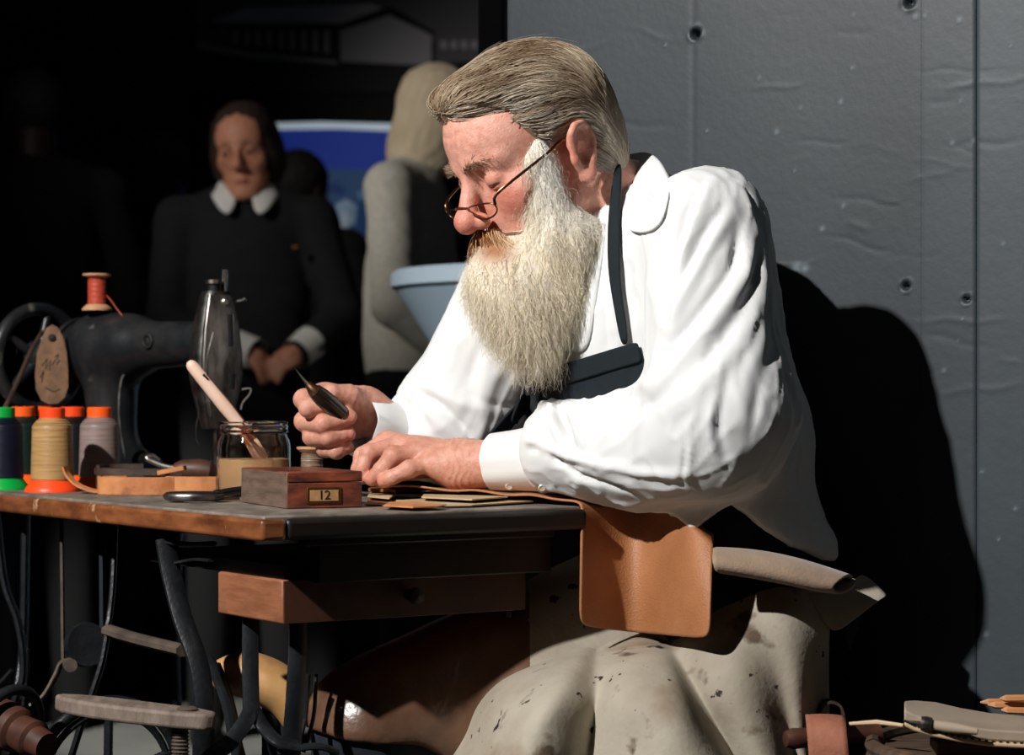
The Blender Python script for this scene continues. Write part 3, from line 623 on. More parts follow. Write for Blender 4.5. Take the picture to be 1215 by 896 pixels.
MB().tube(smooth_path([pt(126, 350, 3.6), pt(132, 357, 3.58), pt(139, 367, 3.57), pt(147, 377, 3.565)], 12), 0.0009, 6).build('loose_thread', M['t_red'], sp)
# ------------------------------------------------------------------ thread cones
def cone(px, Y, tm, capm, basem, label):
    X = (px - CX) * Y / FPX; b = np.array([X, Y, TZ]); t = thing('thread_cone', b, label, 'thread cone', 'thread cones on the sewing table')
    MB().lathe([(0.0001, 0), (0.0385, 0), (0.0385, 0.002), (0.036, 0.006), (0.030, 0.014), (0.028, 0.017), (0.0001, 0.017)], b, ez, 36).build('base', M[basem], t)
    prof = [(0.02, 0.016)]; n = 26
    for i in range(n + 1):
        u = i / n; r = 0.0296 - 0.0022 * u; r = r if u < 0.86 else r - 0.009 * ((u - 0.86) / 0.14) ** 1.5
        prof += [(r - 0.0001, 0.017 + 0.084 * u), (r + 0.0002 * (i % 5 == 0) + 0.0001, 0.0185 + 0.084 * u)]
    prof += [(0.015, 0.103)]
    MB().lathe(prof, b, ez, 36).build('thread', M[tm], t)
    MB().lathe([(0.0001, 0.1), (0.0178, 0.1), (0.0178, 0.1155), (0.0165, 0.117), (0.010, 0.117), (0.009, 0.113), (0.0001, 0.113)], b, ez, 30).build('cap', M[capm], t)
    return t
cone(3, 3.36, 't_navy', 'green', 'green', 'navy thread cone with green cap and base at the left picture edge')
cone(62, 3.285, 't_tan', 'red_orange', 'red_orange', 'gold tan thread cone with red orange base, frontmost of the cones')
cone(118, 3.40, 't_grey', 'orange', 'orange', 'mauve grey thread cone with orange cap, rightmost of the cones')
cone(27, 3.53, 't_green', 'orange', 'orange', 'dark green thread cone with orange cap just behind the navy cone')
cone(48, 3.62, 't_black', 'orange', 'orange', 'hindmost thread cone, only its orange cap showing behind the gold tan cone')
cone(86, 3.50, 't_black', 'red_orange', 'orange', 'black thread cone with red cap between the gold tan and grey cones')
# ------------------------------------------------------------------ leather straps and tools on the table
def strap(path, w, t, m, label, n=30, updir=(0, 0, 1)):
    mb = MB(); ribbon(mb, path, w, t, updir, n); o = mb.build('leather_strap', M[m], smooth=True, sharp=50); return tag(o, label, 'strap', 'leather straps lying on the table')
def tp(px, Y, z=TZ + 0.0006): return np.array([(px - CX) * Y / FPX, Y, z])
strap([tp(74, 3.215, 0.796), tp(78, 3.215, 0.785), tp(88, 3.21, 0.773), tp(104, 3.2, 0.765), tp(122, 3.19, 0.7625)], 0.012, 0.0028, 'tan_leather', 'thin tan strap curling up in front of the gold tan cone', 24, (0.3, 0.95, 0.1))
strap([tp(207, 3.17), tp(190, 3.165), tp(160, 3.165), tp(135, 3.17), tp(121, 3.18), tp(117, 3.20), tp(122, 3.22), tp(150, 3.225)], 0.0235, 0.0032, 'tan_leather', 'tan strap standing on edge with a folded left end')
strap([tp(197, 3.215), tp(215, 3.205), tp(235, 3.20), tp(256, 3.205)], 0.023, 0.003, 'tan_leather', 'short light tan strap on edge beside the jar')
strap([tp(215, 3.25, 0.783), tp(190, 3.245, 0.784), tp(150, 3.25, 0.784), tp(128, 3.26, 0.784), tp(120, 3.29, 0.784)], 0.009, 0.02, 'dark_leather', 'dark brown folded strap lying behind the tan strap', 30)
strap([tp(117, 3.262), tp(116, 3.30), tp(130, 3.35), tp(170, 3.36)], 0.036, 0.003, 'dark_leather', 'black upright leather strip behind the folded straps')
strap([tp(190, 3.225, 0.785), tp(205, 3.215, 0.789), tp(220, 3.21, 0.7925)], 0.006, 0.012, 'tan_leather', 'narrow pale leather thong lying across the straps', 10)
t = thing('marking_tool', tp(215, 3.31), 'small tool with dark wooden handle and steel loop behind the straps', 'hand tool')
hd = [tp(207, 3.30, 0.790), tp(215, 3.30, 0.7905), tp(235, 3.30, 0.789), tp(250, 3.30, 0.787), tp(256, 3.30, 0.786)]
MB().tube(hd, [0.009, 0.0135, 0.0165, 0.0155, 0.008], 16).build('handle', M['handle_wood'], t)
MB().tube(smooth_path([tp(210, 3.30, 0.792), tp(195, 3.3, 0.795), tp(180, 3.3, 0.802), tp(174, 3.3, 0.806), tp(180, 3.305, 0.809), tp(188, 3.31, 0.803)], 16), 0.004, 10).build('steel_loop', M['steel'], t)
MB().box(tp(230, 3.3, 0.766), (0.05, 0.02, 0.0125)).build('rest_block', M['handle_wood'], t, bevel=0.003)
sc = thing('scissors', tp(235, 2.97), 'dark steel scissors lying at the table edge beside the numbered box', 'scissors')
cS = tp(230, 2.955, 0.7675)
MB().torus(cS, ez, 0.021, 0.0058, 40, 12, 1.0).build('finger_loop', M['steel_dark'], sc)
for v in sc.children[0].data.vertices: v.co.x = (v.co.x - (cS[0] - sc.location.x)) * 1.45 + (cS[0] - sc.location.x)
MB().tube(smooth_path([tp(255, 2.975, 0.769), tp(272, 2.99, 0.772), tp(290, 3.005, 0.774)], 10), [0.0055, 0.006, 0.005] + [0.005] * 7, 10).build('shank', M['blackwood'], sc)
MB().tube([tp(258, 2.965, 0.764), tp(284, 2.975, 0.764)], 0.0022, 8).build('blade_back', M['awlsteel'], sc)
# ------------------------------------------------------------------ glue jar and brush
JX = np.array([(301 - CX) * 3.15 / FPX, 3.15, TZ])
jar = thing('glue_jar', JX, 'open glass jar half filled with amber glue behind the numbered box', 'jar')
outp = [(0.0001, 0.0), (0.044, 0.0), (0.0485, 0.004), (0.0495, 0.010), (0.0495, 0.066), (0.048, 0.074), (0.0445, 0.0795), (0.0445, 0.083), (0.0465, 0.0845), (0.0465, 0.0865), (0.045, 0.088), (0.0465, 0.0905), (0.0465, 0.0925), (0.045, 0.0945), (0.0462, 0.0975), (0.0445, 0.099)]
inp = [(0.0425, 0.0975), (0.042, 0.080), (0.045, 0.073), (0.0468, 0.066), (0.0468, 0.010), (0.044, 0.005), (0.0001, 0.0045)]
MB().lathe(outp + inp, JX, ez, 56, caps=False).build('glass', M['glass'], jar)
MB().lathe([(0.0001, 0.0048), (0.0438, 0.0053), (0.0466, 0.0105), (0.0466, 0.0485), (0.0455, 0.0487), (0.0001, 0.0482)], JX, ez, 48, caps=False).build('glue', M['glue'], jar)
B0 = pt(227, 433, 3.14); B1 = pt(284, 503, 3.15); B2 = pt(312, 546, 3.155)
br = thing('glue_brush', B2, 'pale wooden glue brush standing in the glass jar', 'brush')
dB = (B1 - B0); LB = np.linalg.norm(dB); dB /= LB
MB().tube([B0 - dB * 0.006, B0 - dB * 0.003, B0 + dB * 0.002, B0 + dB * 0.03, B0 + dB * LB * 0.7, B1], [0.003, 0.0062, 0.008, 0.0088, 0.0095, 0.0085], 18).build('handle', M['brushwood'], br)
MB().tube([B1, B1 + (B2 - B1) * 0.5], [0.0088, 0.0092], 18).build('ferrule', M['copper'], br)
_, u_, v_ = frame(dB); sd = np.cross(dB, [0, -1.0, 0]); sd /= np.linalg.norm(sd); sd = sd if sd[0] > 0 else -sd
MB().tube([B0 + dB * LB * .22 + sd * .0078 - [0, .003, 0], B0 + dB * LB * .6 + sd * .0088 - [0, .003, 0], B1 + sd * .0078 - [0, .003, 0]], [.0012, .0016, .0012], 8).build('dark_seam', M['handle_wood'], br)
MB().tube([B0 + dB * LB * .2 + sd * .0045 - [0, .0062, 0], B0 + dB * LB * .3 + sd * .0055 - [0, .0062, 0]], [.0022, .0016], 8).build('hanging_hole', M['slot'], br)
bb = MB()
for i in range(60):
    a, r = random.uniform(0, 6.28), 0.0085 * math.sqrt(random.random()); _, u, v = frame(B2 - B1); o_ = (math.cos(a) * u + math.sin(a) * v) * r
    bb.tube([B1 + (B2 - B1) * 0.45 + o_, B1 + (B2 - B1) * 0.8 + o_ * 1.3, B2 + o_ * 1.1], [0.0009, 0.0009, 0.0005], 4)
bb.build('bristles', M['bristle'], br)['kind'] = 'stuff'
# ------------------------------------------------------------------ numbered wooden box
BN = np.array([-0.2645, 2.775, 0]); bu = np.array([-0.385, 0.923, 0]); bu /= np.linalg.norm(bu); bv = np.array([bu[1], -bu[0], 0])
bx = thing('wooden_box', BN + bu * 0.09 + bv * 0.046 + ez * TZ, 'small worn red brown wooden box marked 12 at the table edge', 'box')
def bp(a, b, z): return BN + bu * a + bv * b + ez * (TZ + z)
MB().box(bp(0.095, 0.0465, 0.0155), (0.19, 0.093, 0.030), bu, bv).build('box_body', M['boxwood2'], bx, bevel=0.0012)
MB().box(bp(0.095, 0.0465, 0.0375), (0.191, 0.094, 0.0125), bu, bv).build('lid', M['boxwood2'], bx, bevel=0.0015)
MB().box(bp(0.095, 0.001, 0.0215), (0.1895, 0.004, 0.042), bu, bv).build('side_board', M['boxwood'], bx, bevel=0.0008)
MB().box(bp(-0.0005, 0.045, 0.0155), (0.003, 0.042, 0.019), bu, bv).build('label_frame', M['brass'], bx, bevel=0.0006)
MB().box(bp(-0.0015, 0.045, 0.0155), (0.003, 0.035, 0.013), bu, bv).build('label_paper', M['paper'], bx)
def text(s, loc, X, Yv, size, m, parent, name, ext=0.0003):
    cu = bpy.data.curves.new('t', 'FONT'); cu.body = s; cu.size = size; cu.extrude = ext; cu.align_x = 'CENTER'; cu.align_y = 'CENTER'
    o = bpy.data.objects.new('t', cu); COL.objects.link(o); dg = bpy.context.evaluated_depsgraph_get(); me = bpy.data.meshes.new_from_object(o.evaluated_get(dg))
    bpy.data.objects.remove(o); Z = np.cross(X, Yv); V = np.array([v.co[:] for v in me.vertices]); W = np.asarray(loc) + V[:, :1] * X + V[:, 1:2] * Yv + V[:, 2:3] * Z
    return npmesh(name, W, [list(p.vertices) for p in me.polygons], m, parent, False)
text('12', bp(-0.0033, 0.045, 0.0155), bv, ez, 0.0155, M['slot'], bx, 'number')
sb = np.array([(370 - CX) * 3.12 / FPX, 3.12, TZ])
spool('thread_spool', sb, 0.066, 0.021, 0.0130, 't_brown', 'wooden spool wound with taupe thread behind the numbered box')
# ------------------------------------------------------------------ pattern cards and scraps
zc = TZ + 0.0004
def flat(name, pts, m, label, cat, th=0.0016, grp=None):
    global zc
    P = []
    for (a, b) in pts: P.append(ontable(a, b, zc))
    o = MB().poly3(P, (0, 0, th)).build(name, M[m], smooth=False); zc += th + 0.0002; return tag(o, label, cat, grp)
flat('leather_scrap', [(434, 600), (470, 601.5), (500, 600), (505, 596), (470, 593), (438, 592)], 'scrap', 'brown leather scrap at the right end of the numbered box', 'leather scrap')
flat('pattern_card', [(470, 595), (530, 601), (560, 600.5), (633, 596), (605, 592), (540, 591)], 'card', 'long pointed beige card reaching toward the table corner', 'pattern card')
flat('pattern_card', [(455, 601), (490, 603), (520, 602), (530, 600), (490, 596.5), (462, 597)], 'tan_leather', 'tan leather piece nearest the table edge among the cards', 'leather piece')
flat('pattern_card', [(436, 590), (462, 592.5), (468, 588), (550, 588), (545, 584.5), (470, 583), (440, 584)], 'card', 'beige card next to the resting hand', 'pattern card')
flat('pattern_card', [(500, 591), (560, 594), (600, 591), (560, 586.5), (505, 586)], 'card', 'beige card under the wavy leather edge', 'pattern card')
flat('leather_scrap', [(437, 583), (470, 584.5), (500, 583), (500, 580), (450, 579)], 'scrap', 'small brown leather scrap under the finger tips of the resting hand', 'leather scrap', 0.004)
# ------------------------------------------------------------------ large cognac hide over the table corner
PX = [462, 490, 515, 540, 562, 585, 606, 630, 652, 672, 690]
FY = [577, 576, 580, 583.5, 580.5, 585, 589, 586, 592, 599, 602]        # front wavy edge
rows = []
for k, v in enumerate((0.0, 0.35, 0.7, 1.0)):
    r = []
    for i, (a, b) in enumerate(zip(PX, FY)):
        u = i / (len(PX) - 1); yf = 2.99 - 0.13 * u; yb = 3.13 - 0.17 * u; Y = yb + (yf - yb) * v
        Pf = pt(a, b, yf); zz = 0.772 + (Pf[2] - 0.772) * v if v > 0 else 0.772
        r.append(np.array([(a - CX) * Y / FPX, Y, max(zz, 0.7655)]))
    rows.append(r)
right = []
cols = [(706, 594, 603), (730, 590, 603), (762, 592, 602), (795, 596, 606), (822, 606, 622), (846, 624, 643)]
for k, v in enumerate((0.0, 0.35, 0.7, 1.0)):
    for i, (a, b0, b1) in enumerate(cols): 
        yt = [2.875, 2.91, 2.925, 2.85, 2.795, 2.78][i]; Y = 2.97 + (yt - 2.97) * v; rows[k].append(pt(a + (0 if v else 0), b0 + (b1 - b0) * v, Y))
nA_, nB_ = len(PX), len(cols)
V_ = []; F_ = []; idx = {}
def addv(key, p): idx[key] = len(V_); V_.append(p)
for k in range(4):
    for j in range(nA_ + nB_): addv((k, j), rows[k][j])
for k in range(3):
    for j in range(nA_ + nB_ - 1): F_.append([idx[k, j], idx[k, j + 1], idx[k + 1, j + 1], idx[k + 1, j]])
hang = [(690, 602), (706, 603), (730, 603), (762, 602), (795, 606), (822, 622), (846, 643)]
bot = [(688, 742), (706, 745), (730, 748), (762, 751), (795, 754), (822, 756.5), (842, 757.5)]
for k, v in enumerate((0.06, 0.3, 0.55, 0.8, 1.0)):
    for j, (a, b) in enumerate(zip(hang, bot)):
        y0_ = [2.85, 2.875, 2.91, 2.925, 2.85, 2.795, 2.78][j]; y1_ = [2.83, 2.855, 2.885, 2.895, 2.82, 2.755, 2.735][j]; Y = y0_ + (y1_ - y0_) * v - 0.012 * math.sin(3.14 * v); addv((4 + k, nA_ - 1 + j), pt(a[0] + (b[0] - a[0]) * v, a[1] + (b[1] - a[1]) * v, Y))
for k in range(3, 8):
    for j in range(nA_ - 1, nA_ + nB_ - 1): F_.append([idx[k, j], idx[k, j + 1], idx[k + 1, j + 1], idx[k + 1, j]])
lo_ = npmesh('leather_hide', np.array(V_), F_, M['cognac'], None, True)
md = lo_.modifiers.new('sub', 'SUBSURF'); md.levels = 3; md.render_levels = 3
md = lo_.modifiers.new('solid', 'SOLIDIFY'); md.thickness = 0.0026; md.offset = 0
tag(lo_, 'cognac brown leather hide draped from the table over its right corner', 'leather')
# ------------------------------------------------------------------ the craftsman
def f_head(q, nose=1.0, ears=True):
    """head in local coordinates: a forward, b left, c up, origin between the ears (metres)"""
    p = np.stack([q[:, 0], np.abs(q[:, 1]), q[:, 2]], -1)
    d = ell(p, (-.006, 0, .046), (.098, .0745, .083))
    d = smin(d, ell(p, (.040, 0, .052), (.056, .060, .058)), .03)
    d = smin(d, ell(p, (.042, 0, -.035), (.050, .054, .072)), .03)
    d = smin(d, cap(p, (.004, .050, -.050), (.072, .020, -.098), .018, .020), .03)
    d = smin(d, sph(p, (.083, 0, -.100), .021), .025)
    d = smin(d, sph(p, (.056, .042, -.016), .025), .02)
    d = smin(d, cap(p, (.091, .012, .030), (.070, .046, .031), .0095, .009), .014)
    d = smax(d, -sph(p, (.104, .033, .011), .0175), .012)
    # nose
    d = smin(d, cap(p, (.092, 0, .022), (.117, 0, -.022), .0075, .0125), .011)
    d = smin(d, sph(p, (.1205, 0, -.026), .0145 * nose), .008)
    d = smin(d, sph(p, (.107, .0135, -.031), .0100 * nose), .006)
    d = smax(d, -sph(p, (.112, .0075, -.0425), .003), .003)
    # upper and lower eyelids (looking down) with a slit between them
    lid = sph(p, (.0775, .0335, .011), .0142); s = (p[:, 2] - .0065) + (p[:, 0] - .08) * .25
    d = smin(d, smax(lid, -(s), .001), .003); d = smin(d, smax(sph(p, (.0775, .0335, .010), .0138), (s + .0028), .001), .004)
    # lips
    d = smin(d, ell(p, (.0985, 0, -.066), (.009, .020, .0055)), .006); d = smin(d, ell(p, (.096, 0, -.0755), (.009, .018, .006)), .006)
    if ears:
        e = p - np.array([-.004, .0755, .004], np.float32)
        A = np.array([[.90, .42, .10], [-.42, .90, -.1], [-.13, .05, .99]], np.float32); e = (e - np.array([-.003, .004, -.003], np.float32)) @ A.T / np.array([1.35, 1.2, 1.08], np.float32)
        ed = ell(e, (-.004, .004, .0), (.016, .0055, .029))
        rim = [(.007, .002, .010), (.0065, .006, .022), (.001, .008, .0295), (-.008, .009, .030), (-.0155, .009, .0235), (-.0188, .009, .010), (-.015, .008, -.008), (-.009, .006, -.022)]
        ed = smin(ed, chain(e, rim, [.0035, .004, .0042, .0042, .0042, .0042, .004, .0045]), .004)
        ed = smin(ed, sph(e, (-.004, .005, -.028), .0085), .006)
        ed = smax(ed, -ell(e, (-.0015, .011, -.002), (.0075, .0085, .0125)), .004)
        ed = smax(ed, -cap(e, (-.004, .0125, .014), (-.012, .013, .006), .004, .003), .003)
        ed = smin(ed, ell(e, (.0075, .004, -.006), (.004, .004, .006)), .003)
        d = smin(d, ed * 1.08, .006)
    return d
hy, hp = math.radians(28), math.radians(26)
HF = np.array([-math.cos(hy), -math.sin(hy), 0]); HL = np.array([math.sin(hy), -math.cos(hy), 0])
Hf = HF * math.cos(hp) - ez * math.sin(hp); Hu = HF * math.sin(hp) + ez * math.cos(hp); HA = np.stack([Hf, HL, Hu]); HO = np.array([.0326, 2.92, 1.1825]); HS_ = 1.03
def h2w(a, b, c): return HO + HS_ * (Hf * a + HL * b + Hu * c)
def w2h(p): return ((p - HO.astype(np.float32)) @ HA.T.astype(np.float32)) / HS_
NB = np.array([.155, 2.985, 1.125])
def f_headneck(p):
    d = f_head(w2h(p)) * HS_
    n = chain(p, [h2w(-.035, 0, -.01), h2w(-.03, 0, -.07) + [.03, .0, .01], NB, NB + [.02, 0, -.09]], [.056, .056, .066, .09])
    return smin(d, n, .022)
# hands: chains of tapering segments
def finger(p, pts, R): return chain(p, pts, R, .0022)
# left hand resting on the leather
LWr = pt(548, 551, 2.985)
LMC = [pt(512, 549, 2.975), pt(498, 537, 2.99), pt(474, 528, 3.01), pt(456, 525, 3.03)]
LPI = [pt(485, 557, 2.965), pt(467, 541, 2.98), pt(438, 538, 3.0), pt(431, 541, 3.03)]
LDI = [pt(466, 566, 2.965), pt(452, 558, 2.98), pt(431, 555, 2.995), pt(426, 556, 3.025)]
LTI = [pt(455, 571, 2.97), pt(441, 569, 2.985), pt(430, 567, 2.995), pt(422, 566, 3.025)]
def f_handL(p):
    d = smin(cap(p, LWr, (LMC[1] + LMC[2]) / 2 + [0.012, 0, -.006], .0265, .021), cap(p, LWr + [0, 0, .002], LMC[0] + [.008, 0, -.002], .022, .0165), .012)
    d = smin(d, cap(p, LWr, LMC[3] + [.01, 0, -.004], .024, .017), .012)
    d = smin(d, cap(p, LWr + [-.008, -.012, -.006], LMC[0] + [.012, -.002, -.006], .017, .014), .01)
    fg = None
    for i in range(4):
        r = [.0105, .0115, .0112, .0110][i]
        m = smin(cap(p, LWr * .45 + LMC[i] * .55, LMC[i], .013, r * 1.08), finger(p, [LMC[i], LPI[i], LDI[i], LTI[i]], [r * 1.08, r * 1.02, r * .92, r * .78]), .006)
        m = smin(m, sph(p, LPI[i], r * 1.1), .004)
        fg = m if fg is None else smin(fg, m, .0035)
    d = smin(d, fg, .008)
    th = finger(p, [pt(505, 553, 3.04), pt(470, 562, 3.055), pt(450, 570, 3.05)], [.016, .012, .009]); d = smin(d, th, .012)
    arm = chain(p, [LWr, pt(575, 549, 2.972), pt(640, 545, 2.935), np.array([.19, 2.80, .85])], [.0265, .0265, .029, .040])
    a2 = cap(p, LWr + [.0, 0, -.004], pt(580, 553, 2.967), .0225, .022)
    return smin(smin(d, arm, .02), a2, .02)
RWr = pt(433, 488, 3.105)
RMC = [pt(382, 466, 3.115), pt(372, 486, 3.120), pt(375, 505, 3.115), pt(384, 522, 3.105)]
RPI = [pt(361, 474, 3.065), pt(362, 500, 3.065), pt(371, 518, 3.062), pt(386, 532, 3.067)]
RDI = [pt(366, 484, 3.032), pt(384, 503, 3.032), pt(390, 519, 3.036), pt(399, 535, 3.045)]
RTI = [pt(381, 482, 3.031), pt(414, 495, 3.042), pt(413, 515, 3.047), pt(412, 531, 3.055)]
def f_handR(p):
    d = smin(cap(p, RWr, (RMC[1] + RMC[2]) / 2 + [.01, 0, 0], .0255, .022), cap(p, RWr + [0, 0, -.006], RMC[3] + [.008, 0, 0], .02, .016), .012)
    d = smin(d, cap(p, RWr + [0, 0, .01], RMC[0] + [.01, 0, -.002], .021, .015), .012)
    fg = None
    for i in range(4):
        r = [.0122, .0124, .0117, .0104][i]
        m = finger(p, [RMC[i], RPI[i], RDI[i], RTI[i]], [r * 1.1, r * 1.05, r * 1.0, r * .86]); m = smin(m, sph(p, RPI[i], r * 1.12), .004); m = smin(m, sph(p, RDI[i], r * 1.03), .003)
        fg = m if fg is None else smin(fg, m, .003)
    d = smin(d, fg, .007)
    th = finger(p, [RWr + [-.006, -.012, .008], pt(413, 471, 3.058), pt(393, 467, 3.04), pt(382, 468, 3.035)], [.021, .0165, .0125, .0095]); d = smin(d, th, .009)
    arm = chain(p, [RWr, pt(446, 494, 3.115), pt(490, 520, 3.15), np.array([-.070, 3.15, .840])], [.0255, .0275, .034, .042])
    return smin(d, arm, .018)
# torso, arms, legs (mostly under the clothes)
TF = np.array([-.835, -.55, 0]); TF /= np.linalg.norm(TF); TLv = np.array([-TF[1], TF[0], 0]) * 1.0
TLv = np.array([.55, -.835, 0]) / np.linalg.norm([.55, -.835]); TA = np.stack([TF, TLv, ez])
LS = np.array([.230, 2.815, 1.090]); RS = np.array([.035, 3.115, 1.085]); LE = np.array([.245, 2.765, .850]); RE = np.array([-.070, 3.15, .840])
CH, UB, BE, HI = np.array([.150, 2.965, .985]), np.array([.214, 2.985, 1.015]), np.array([.212, 2.965, .82]), np.array([.250, 2.955, .665])
NH, NK = np.array([.30, 2.885, .60]), pt(792, 915, 2.86); FH, FK = np.array([.16, 3.06, .60]), pt(440, 866, 2.87)
def f_torso(p, g=0.0):
    d = ell(p, CH, np.array([.122, .185, .165]) + g, TA); d = smin(d, sph(p, UB, .122 + g), .06)
    d = smin(d, ell(p, BE, np.array([.152, .178, .20]) + g, TA), .06); d = smin(d, ell(p, HI, np.array([.150, .170, .13]) + g, TA), .06)
    d = smin(d, chain(p, [LS + [-.03, .03, -.005], NB + [.015, .0, -.03], RS + [.02, -.02, -.005]], [.058 + g, .062 + g, .056 + g]), .05)
    return d
def f_core(p):
    d = smin(ell(p, CH, (.09, .15, .13), TA), chain(p, [CH + [.02, 0, -.05], BE + [.03, .02, 0], HI + [.03, .02, 0]], [.10, .09, .08]), .04)
    d = smin(d, chain(p, [NB + [.01, 0, -.03], CH], [.058, .07]), .03)
    d = smin(d, chain(p, [LS, LE, pt(640, 545, 2.935)], [.055, .046, .028]), .03); d = smin(d, chain(p, [RS, RE, pt(490, 520, 3.15)], [.055, .044, .032]), .03)
    d = smin(d, chain(p, [NH, NK, np.array([.17, 2.79, .09])], [.055, .050, .042]), .03); d = smin(d, chain(p, [FH, FK, np.array([-.17, 3.05, .09])], [.085, .062, .045]), .03)
    return d
man = thing('person', (0.2, 2.93, 0.0), 'grey bearded man in white shirt and dark apron bent over leather at the table', 'person')
def skincol(V, base=(226, 168, 148)):
    return np.tile(np.array(lin(base)), (len(V), 1))
Vh, Fh = nets(f_headneck, (-.16, 2.74, .98), (.26, 3.12, 1.36), .0023)
# creases on forehead, eye corner and cheek
Nh = vnormals(Vh, Fh); ql = w2h(Vh.astype(np.float32)).astype(float); ab = np.stack([ql[:, 0], np.abs(ql[:, 1]), ql[:, 2]], -1)
def crease(Vv, P, amp, w): return -amp * np.exp(-(segdist(Vv, np.array(P)) / w) ** 2)
dsp = np.zeros(len(Vh))
for cz, am in ((.062, .0012), (.075, .0010), (.049, .0013)): dsp += crease(ab, [(.098, 0, cz - .004), (.092, .022, cz), (.076, .045, cz - .004)], am, .0028)
dsp += crease(ab, [(.100, .006, .036), (.101, .007, .026)], .0016, .003)
for k in range(4): dsp += crease(ab, [(.066, .050, .010 - .004 * k), (.050, .060, .016 - .011 * k)], .0009, .002)
dsp += crease(ab, [(.094, .018, -.001), (.086, .034, -.0055), (.074, .047, .0)], .0014, .0028)
dsp += crease(ab, [(.105, .019, -.024), (.092, .030, -.045), (.083, .034, -.06)], .0022, .004)
dsp += 0.0003 * wnoise(ql * 1.0, 260, 2)
Vh = Vh + Nh * dsp[:, None]
Ch = skincol(Vh)
def tint(C, w, c): w = np.clip(w, 0, 1)[:, None]; return C * (1 - w) + np.array(lin(c)) * w
Ch = tint(Ch, .75 * np.exp(-(np.linalg.norm(ql - [.122, 0, -.026], axis=1) / .022) ** 2), (206, 108, 92))
Ch = tint(Ch, .6 * np.exp(-(np.linalg.norm(ab - [.078, .045, -.02], axis=1) / .026) ** 2), (206, 112, 92))
Ch = tint(Ch, .6 * np.exp(-(np.linalg.norm(ab - [-.006, .085, .0], axis=1) / .028) ** 2), (204, 112, 92))
Ch = tint(Ch, .5 * np.exp(-(np.linalg.norm(ab - [.085, .035, -.002], axis=1) / .012) ** 2), (188, 112, 96))
Ch = tint(Ch, .35 * np.clip(wnoise(ql, 60, 4) + .2, 0, 1), (200, 120, 96))
Ch = tint(Ch, .9 * np.exp(-(segdist(ab, np.array([(.0905, .024, .0065), (.0925, .034, .0045), (.086, .044, .0055)])) / .0016) ** 2), (70, 44, 36))
V1, F1 = nets(f_handL, (-.26, 2.78, .74), (.16, 3.1, .9), .0018); V2, F2 = nets(f_handR, (-.34, 2.96, .78), (-.05, 3.26, .94), .0018); V3, F3 = nets(f_core, (-.3, 2.5, .04), (.5, 3.3, 1.2), .012)
def handcol(V, F, tips, knuck):
    C = skincol(V, (212, 156, 134)); 
    for t in tips: C = tint(C, .7 * np.exp(-(np.linalg.norm(V - t, axis=1) / .011) ** 2), (208, 120, 98))
    for t in knuck: C = tint(C, .5 * np.exp(-(np.linalg.norm(V - t, axis=1) / .009) ** 2), (184, 104, 86))
    return tint(C, .4 * np.clip(wnoise(V, 70, 6) + .1, 0, 1), (184, 112, 90))
N1 = vnormals(V1, F1); d1 = np.zeros(len(V1))
for P in (LPI + LMC):
    u = (V1 - P)
    d1 += 0.0004 * np.sin(u[:, 0] * 2200 + 3 * np.sin(u[:, 2] * 300)) * np.exp(-(np.linalg.norm(u, axis=1) / .008) ** 2)
u = V1[:, 0] - pt(540, 550, 2.98)[0]; d1 += 0.0004 * np.sin(u * 750 + 2.6 * np.sin(V1[:, 2] * 170) + .6 * np.sin(u * 300)) * np.exp(-((u - .004) / .02) ** 2)
for i in range(4): d1 += .0011 * np.exp(-(segdist(V1, np.array([LWr * .8 + LMC[i] * .2, LMC[i]]) + [0, 0, .014]) / .006) ** 2)
V1 = V1 + N1 * (d1 + .00025 * wnoise(V1, 420, 9))[:, None]
N2 = vnormals(V2, F2); d2 = np.zeros(len(V2))
for P in RDI + RPI:
    u = V2 - P; d2 += .0004 * np.sin(u[:, 0] * 2000 + u[:, 2] * 500) * np.exp(-(np.linalg.norm(u, axis=1) / .009) ** 2)
u = (V2 - RWr) @ np.array([.8, .1, -.1]); d2 += .0003 * np.sin(u * 800 + np.sin(V2[:, 2] * 200)) * np.exp(-((u + .01) / .018) ** 2)
V2 = V2 + N2 * (d2 + .00025 * wnoise(V2, 420, 9))[:, None]
VV = np.concatenate([Vh, V1, V2, V3]); n1, n2, n3 = len(Vh), len(Vh) + len(V1), len(Vh) + len(V1) + len(V2)
FF = np.concatenate([Fh, F1 + n1, F2 + n2, F3 + n3]); CC = np.concatenate([Ch, handcol(V1, F1, LTI, LPI + LMC), handcol(V2, F2, RTI, RDI + RPI), skincol(V3)])
npmesh('body', VV, FF, M['skin'], man, True, colors=CC)
# finger nails that show
def nail(P, n, t, s=0.0055):
    n = np.asarray(n, float); n /= np.linalg.norm(n); t = np.asarray(t, float); t -= n * (t @ n); t /= np.linalg.norm(t); w = np.cross(n, t)
    rows = [[P + t * s * a + w * s * .75 * b - n * .0016 * b * b - n * .0008 * abs(a) for b in (-1, -.5, 0, .5, 1)] for a in (-1, -.3, .4, .9)]
    return grid_sheet('finger_nail', rows, M['nail'], man, .0006, 1)
M['nail'] = mat('finger_nail', (222, 160, 140), 0.25)
nail(LTI[0] + np.array([.004, -.0055, .0065]), (0.05, -.6, .8), LTI[0] - LDI[0]); nail(LTI[1] + np.array([.002, -.005, .008]), (-.2, -.5, .85), LTI[1] - LDI[1])
# eyes
for b in (.0335, -.0335):
    e = MB().lathe([(0.0117 * math.sin(a), 0.0117 * -math.cos(a)) for a in np.linspace(.02, math.pi - .02, 12)], h2w(.0775, b, .0105), Hf * .9 - Hu * .4, 16, caps=True).build('eye', M['eyewhite'] if 'eyewhite' in M else mat('eye_dark', (70, 52, 44), 0.15), man)
